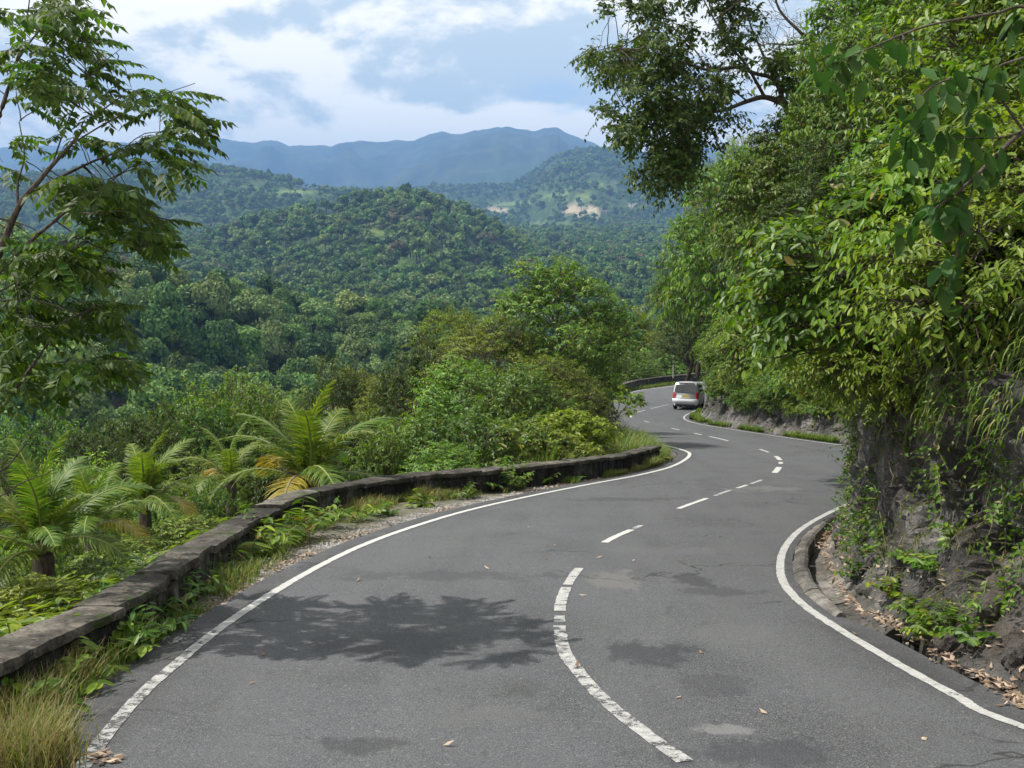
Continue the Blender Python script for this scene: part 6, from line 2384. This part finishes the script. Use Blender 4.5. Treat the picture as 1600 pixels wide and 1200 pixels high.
# ------------------------------------------------------------------ the van
def build_van():
    loc = on_road(1069, 640)
    loc = np.array([11.95, 75.0, g(75.0)])
    o = empty('van', loc, R_(-2.0))
    sl = math.atan2(float(g(77.5) - g(75.0)), 2.5)
    o.rotation_euler = (sl, 0, R_(-15.5))
    o.scale = (1.08, 1.08, 1.12)
    tag(o, 'silver minivan with a yellow number plate driving away round the bend', 'van')
    silver = simple('silver_paint', (.56, .58, .60), .3, .6, .3)
    glass = simple('dark_glass', (.012, .016, .022), .06, .7)
    rubber = simple('tyre_rubber', (.014, .014, .015), .85, .3)
    black = simple('black_trim', (.022, .022, .024), .55, .4)
    red = simple('red_lens', (.32, .018, .020), .15, .6)
    white = simple('clear_lens', (.62, .62, .62), .15, .6)
    alloy = simple('alloy', (.45, .45, .46), .3, .6, .8)
    yellow = simple('yellow_plate', (.55, .38, .03), .5, .4)
    W, H = .83, 1.74
    # body: loops across at stations along the length; y shifts with height give the raked screens
    zs = [.28, .42, .60, .82, .98, 1.06, 1.30, 1.52, 1.64, 1.71, 1.74]
    hw = [.74, .81, .83, .83, .82, .81, .775, .735, .69, .56, .0]
    def y_rear(z): return 0.06 + (.04 if z < .42 else 0) - .05 * math.exp(-((z - .55) / .2) ** 2) + max(0, z - .98) * .20 + (max(0, z - 1.6) * .7)
    def y_front(z): return 4.50 - (.05 if z < .4 else 0) - max(0, z - .62) ** 1.5 * .9 - max(0, z - .98) * 1.75
    us = np.r_[0, .02, .05, np.linspace(.1, .9, 15), .95, .98, 1]
    V, k = [], 2 * len(zs) - 1
    for u in us:
        rnd_ = 1 - .10 * (max(0, .05 - u) / .05) ** 2 - .16 * (max(0, u - .93) / .07) ** 2
        pts = []
        for z, x in zip(zs, hw):
            y0, y1 = y_rear(z), y_front(z)
            pts.append((x * rnd_, y0 + (y1 - y0) * u, z))
        loop = pts + [(-x, y, z) for x, y, z in pts[-2::-1]]
        V.append(loop)
    V = np.array(V)
    ge = Geo()
    ge.add(V.reshape(-1, 3), grid_faces(len(us), k)[:, ::-1])
    ge.F.append((np.array([np.arange(k)]), 0)); ge.F.append((np.array([(len(us) - 1) * k + np.arange(k)[::-1]]), 0))
    u1, u2 = 0, len(us) - 1
    ge.F.append((np.array([[i * k, (i + 1) * k, (i + 1) * k + k - 1, i * k + k - 1] for i in range(len(us) - 1)]), 0))
    body = ge.build('body', silver, o, True)

    def xw(z): return float(np.interp(z, zs, hw))
    # rear window
    ge = Geo()
    rowsz = np.linspace(1.08, 1.56, 6); cx = np.linspace(-1, 1, 9)
    P = np.array([[(c * (xw(z) - .10), y_rear(z) - .012 - .02 * (1 - c * c), z) for c in cx] for z in rowsz])
    ge.add(P.reshape(-1, 3), grid_faces(6, 9))
    ge.build('rear_window', glass, o, True)
    ge = Geo(); ge.add(*tube([(0, y_rear(1.05) - .05, 1.05), (.3, y_rear(1.12) - .05, 1.10), (.42, y_rear(1.16) - .05, 1.14)], .008, 4)); ge.build('wiper', black, o)
    ge = Geo(); ge.box((0, y_rear(1.62) - .02, 1.63), (.28, .03, .035)); ge.build('brake_light', red, o)
    ge = Geo(); ge.box((0, y_rear(1.69) + .02, 1.685), (1.0, .22, .03)); ge.build('roof_spoiler', silver, o)
    # side windows
    for s in (-1, 1):
        for (ya, yb, yc, yd) in [(.55, 1.45, 1.45, .70), (1.52, 2.50, 2.42, 1.52), (2.57, 3.42, 2.90, 2.50)]:
            ge = Geo()
            z0, z1 = 1.07, 1.55
            P = []
            for t in np.linspace(0, 1, 4):
                z = z0 + (z1 - z0) * t
                for q in np.linspace(0, 1, 4):
                    y = (ya * (1 - t) + yd * t) * (1 - q) + (yb * (1 - t) + yc * t) * q
                    P.append((s * (xw(z) + .008), y, z))
            ge.add(P, grid_faces(4, 4) if s > 0 else grid_faces(4, 4)[:, ::-1])
            ge.build('side_window', glass, o)
        # lamps, mirror, handle
        ge = Geo()
        P = []
        for z in np.linspace(.72, 1.08, 5):
            x = xw(z)
            P += [(s * (x - .17), y_rear(z) - .018, z), (s * (x - .03), y_rear(z) - .010, z), (s * (x + .006), y_rear(z) + .09, z), (s * (x + .008), y_rear(z) + .2, z)]
        ge.add(P, grid_faces(5, 4) if s > 0 else grid_faces(5, 4)[:, ::-1])
        tl = ge.build('tail_light', red, o, True)
        ge = Geo(); ge.box((s * (xw(1.1) + .10), 3.28, 1.10), (.20, .10, .15)); ge.build('wing_mirror', black, o)
        ge = Geo(); ge.box((s * (xw(.95) + .012), 2.35, .94), (.025, .18, .03)); ge.build('door_handle', silver, o)
        ge = Geo(); ge.box((s * (xw(.95) + .012), 1.30, .94), (.025, .18, .03)); ge.build('door_handle', silver, o)
        for yw in (.86, 3.62):
            ge = Geo()
            a = np.linspace(0, 2 * np.pi, 25)[:-1]
            prof_ = [(.20, -.10), (.30, -.11), (.325, -.07), (.325, .07), (.30, .11), (.20, .10)]
            P = np.array([[(s * .72 + p[1] * 1.0, yw + p[0] * math.cos(t), .325 + p[0] * math.sin(t)) for p in prof_] for t in a])
            n1, n2 = 24, 6
            f = np.array([[i * n2 + j, ((i + 1) % n1) * n2 + j, ((i + 1) % n1) * n2 + j + 1, i * n2 + j + 1] for i in range(n1) for j in range(n2 - 1)])
            ge.add(P.reshape(-1, 3), f)
            wh = empty('wheel', (0, 0, 0)); wh.parent = o
            ge.build('tyre', rubber, wh, True)
            ge = Geo()
            xx = s * .72 + s * .075
            ge.add([(xx, yw + .2 * math.cos(t), .325 + .2 * math.sin(t)) for t in a] + [(xx + s * .02, yw, .325)], [[i, (i + 1) % 24, 24] for i in range(24)])
            for q in range(5):
                t = q * 1.2566
                ge.box((xx + s * .012, yw + .1 * math.cos(t), .325 + .1 * math.sin(t)), (.03, .05, .05))
            ge.build('rim', alloy, wh)
            ge = Geo()
            ring = [(s * (xw(.4) + .006), yw + q * math.cos(t), .335 + q * math.sin(t)) for t in np.linspace(-.15, math.pi + .15, 13) for q in (.33, .385)]
            ge.add(ring, grid_faces(13, 2)); ge.build('wheel_arch', black, o)
    # bumper, plate, exhaust, screens
    ge = Geo()
    P = []
    for z, d in [(.34, .02), (.42, .07), (.55, .09), (.66, .07), (.70, .02)]:
        for c in np.linspace(-1, 1, 11):
            P.append((c * (xw(z) + .012), y_rear(z) - d * (1 - .35 * c ** 4) + .12 * c ** 8, z))
    ge.add(P, grid_faces(5, 11))
    ge.build('rear_bumper', silver, o, True)
    ge = Geo(); ge.box((0, y_rear(.36) - .01, .30), (1.3, .06, .12)); ge.build('lower_valance', black, o)
    ge = Geo(); ge.box((0, y_rear(.86) - .015, .86), (.46, .02, .12)); ge.build('number_plate', yellow, o)
    ge = Geo(); ge.box((0, y_rear(.74) - .03, .755), (.62, .03, .055)); ge.build('tailgate_trim', white, o)
    ge = Geo(); ge.add(*tube([(.48, -.02, .27), (.48, .3, .27)], .03, 8)); ge.build('exhaust', black, o)
    ge = Geo()
    P = np.array([[(c * (xw(z) - .09), y_front(z) + .012 + .03 * (1 - c * c), z) for c in np.linspace(-1, 1, 7)] for z in np.linspace(1.05, 1.6, 5)])
    ge.add(P.reshape(-1, 3), grid_faces(5, 7)[:, ::-1]); ge.build('windscreen', glass, o, True)
    for s in (-1, 1):
        ge = Geo(); ge.box((s * .62, y_front(.72) - .02, .72), (.26, .12, .15)); ge.build('headlight', white, o)
    ge = Geo(); ge.box((0, 2.2, .30), (1.35, 3.8, .2)); ge.build('underbody', black, o)


build_van()


def build_post():
    p = at(1052, 578, 106)
    q = at(1052, 556, 106)
    ge = Geo()
    h = q[2] - p[2]
    ge.add(*tube([(0, 0, -.8), (0, 0, h * .6), (0, 0, h), (0, 0, h + .02)], [.06, .055, .055, .03], 8), 0)
    ge.add(*tube([(0, 0, h - .22), (0, 0, h - .10)], [.065, .065], 8), 1)
    o = ge.build('marker_post', [simple('pale_post', (.30, .29, .26), .8, .2), simple('post_band', (.2, .2, .2), .7, .2)], None, False, tuple(p))
    tag(o, 'pale slim marker post standing behind the far parapet wall', 'post')


build_post()


def build_houses():
    """tiny roofs among the trees across the valley"""
    wallm = simple('house_wall', (.30, .26, .21), .8, .2)
    roofm = simple('house_roof', (.26, .17, .13), .8, .2)
    for (px, py, y, w, lb) in [(890, 418, 1500, 7, 'tiny pale house with red roof among trees beside the green hill, the lower one'),
                               (862, 396, 1650, 7, 'tiny house with red roof in a clearing right of the green hill, the upper one')]:
        p = at(px, py, y)
        o = empty('house', (p[0], p[1], p[2] - 4 * w / 9), .5)
        s = w / 9
        ge = Geo(); ge.box((0, 0, 1.6 * s - 3 * s), (9 * s, 6 * s, 9 * s)); ge.build('wall', wallm, o)
        ge = Geo()
        v = np.array([[-5, -3.5, 3.1], [5, -3.5, 3.1], [5, 3.5, 3.1], [-5, 3.5, 3.1], [-4, 0, 5.2], [4, 0, 5.2]]) * s
        ge.add(v, [[0, 1, 5, 4], [2, 3, 4, 5]]); ge.add(v, [[1, 2, 5], [3, 0, 4]])
        ge.build('roof', roofm, o)
        ge = Geo()
        for k in (-2.6, 2.6): ge.box((k * s, -3.02 * s, 1.6 * s), (1.2 * s, .08 * s, 1.3 * s))
        ge.build('window', simple('pane', (.03, .03, .04), .2, .5), o)
        tag(o, lb, 'house')


build_houses()


# ------------------------------------------------------------------ haze
def build_haze():
    m = bpy.data.materials.new('haze')
    m.use_nodes = True
    nt = m.node_tree
    nt.nodes.clear()
    out = nt.nodes.new('ShaderNodeOutputMaterial')
    v = nt.nodes.new('ShaderNodeVolumePrincipled')
    v.inputs['Color'].default_value = (0.23, 0.44, 0.82, 1)
    v.inputs['Density'].default_value = HAZE
    v.inputs['Anisotropy'].default_value = 0.0
    nt.links.new(v.outputs[0], out.inputs['Volume'])
    ge = Geo()
    lo, hi = LAND_LOW - 1.5, LAND_HIGH + 40
    ge.box((0, 7000, (lo + hi) / 2), (42000, 14600, hi - lo))
    o = ge.build('haze', m)
    tag(o, 'thin pale blue haze filling the valley out to the mountains', kind='stuff')


HAZE = 0.000135
build_haze()
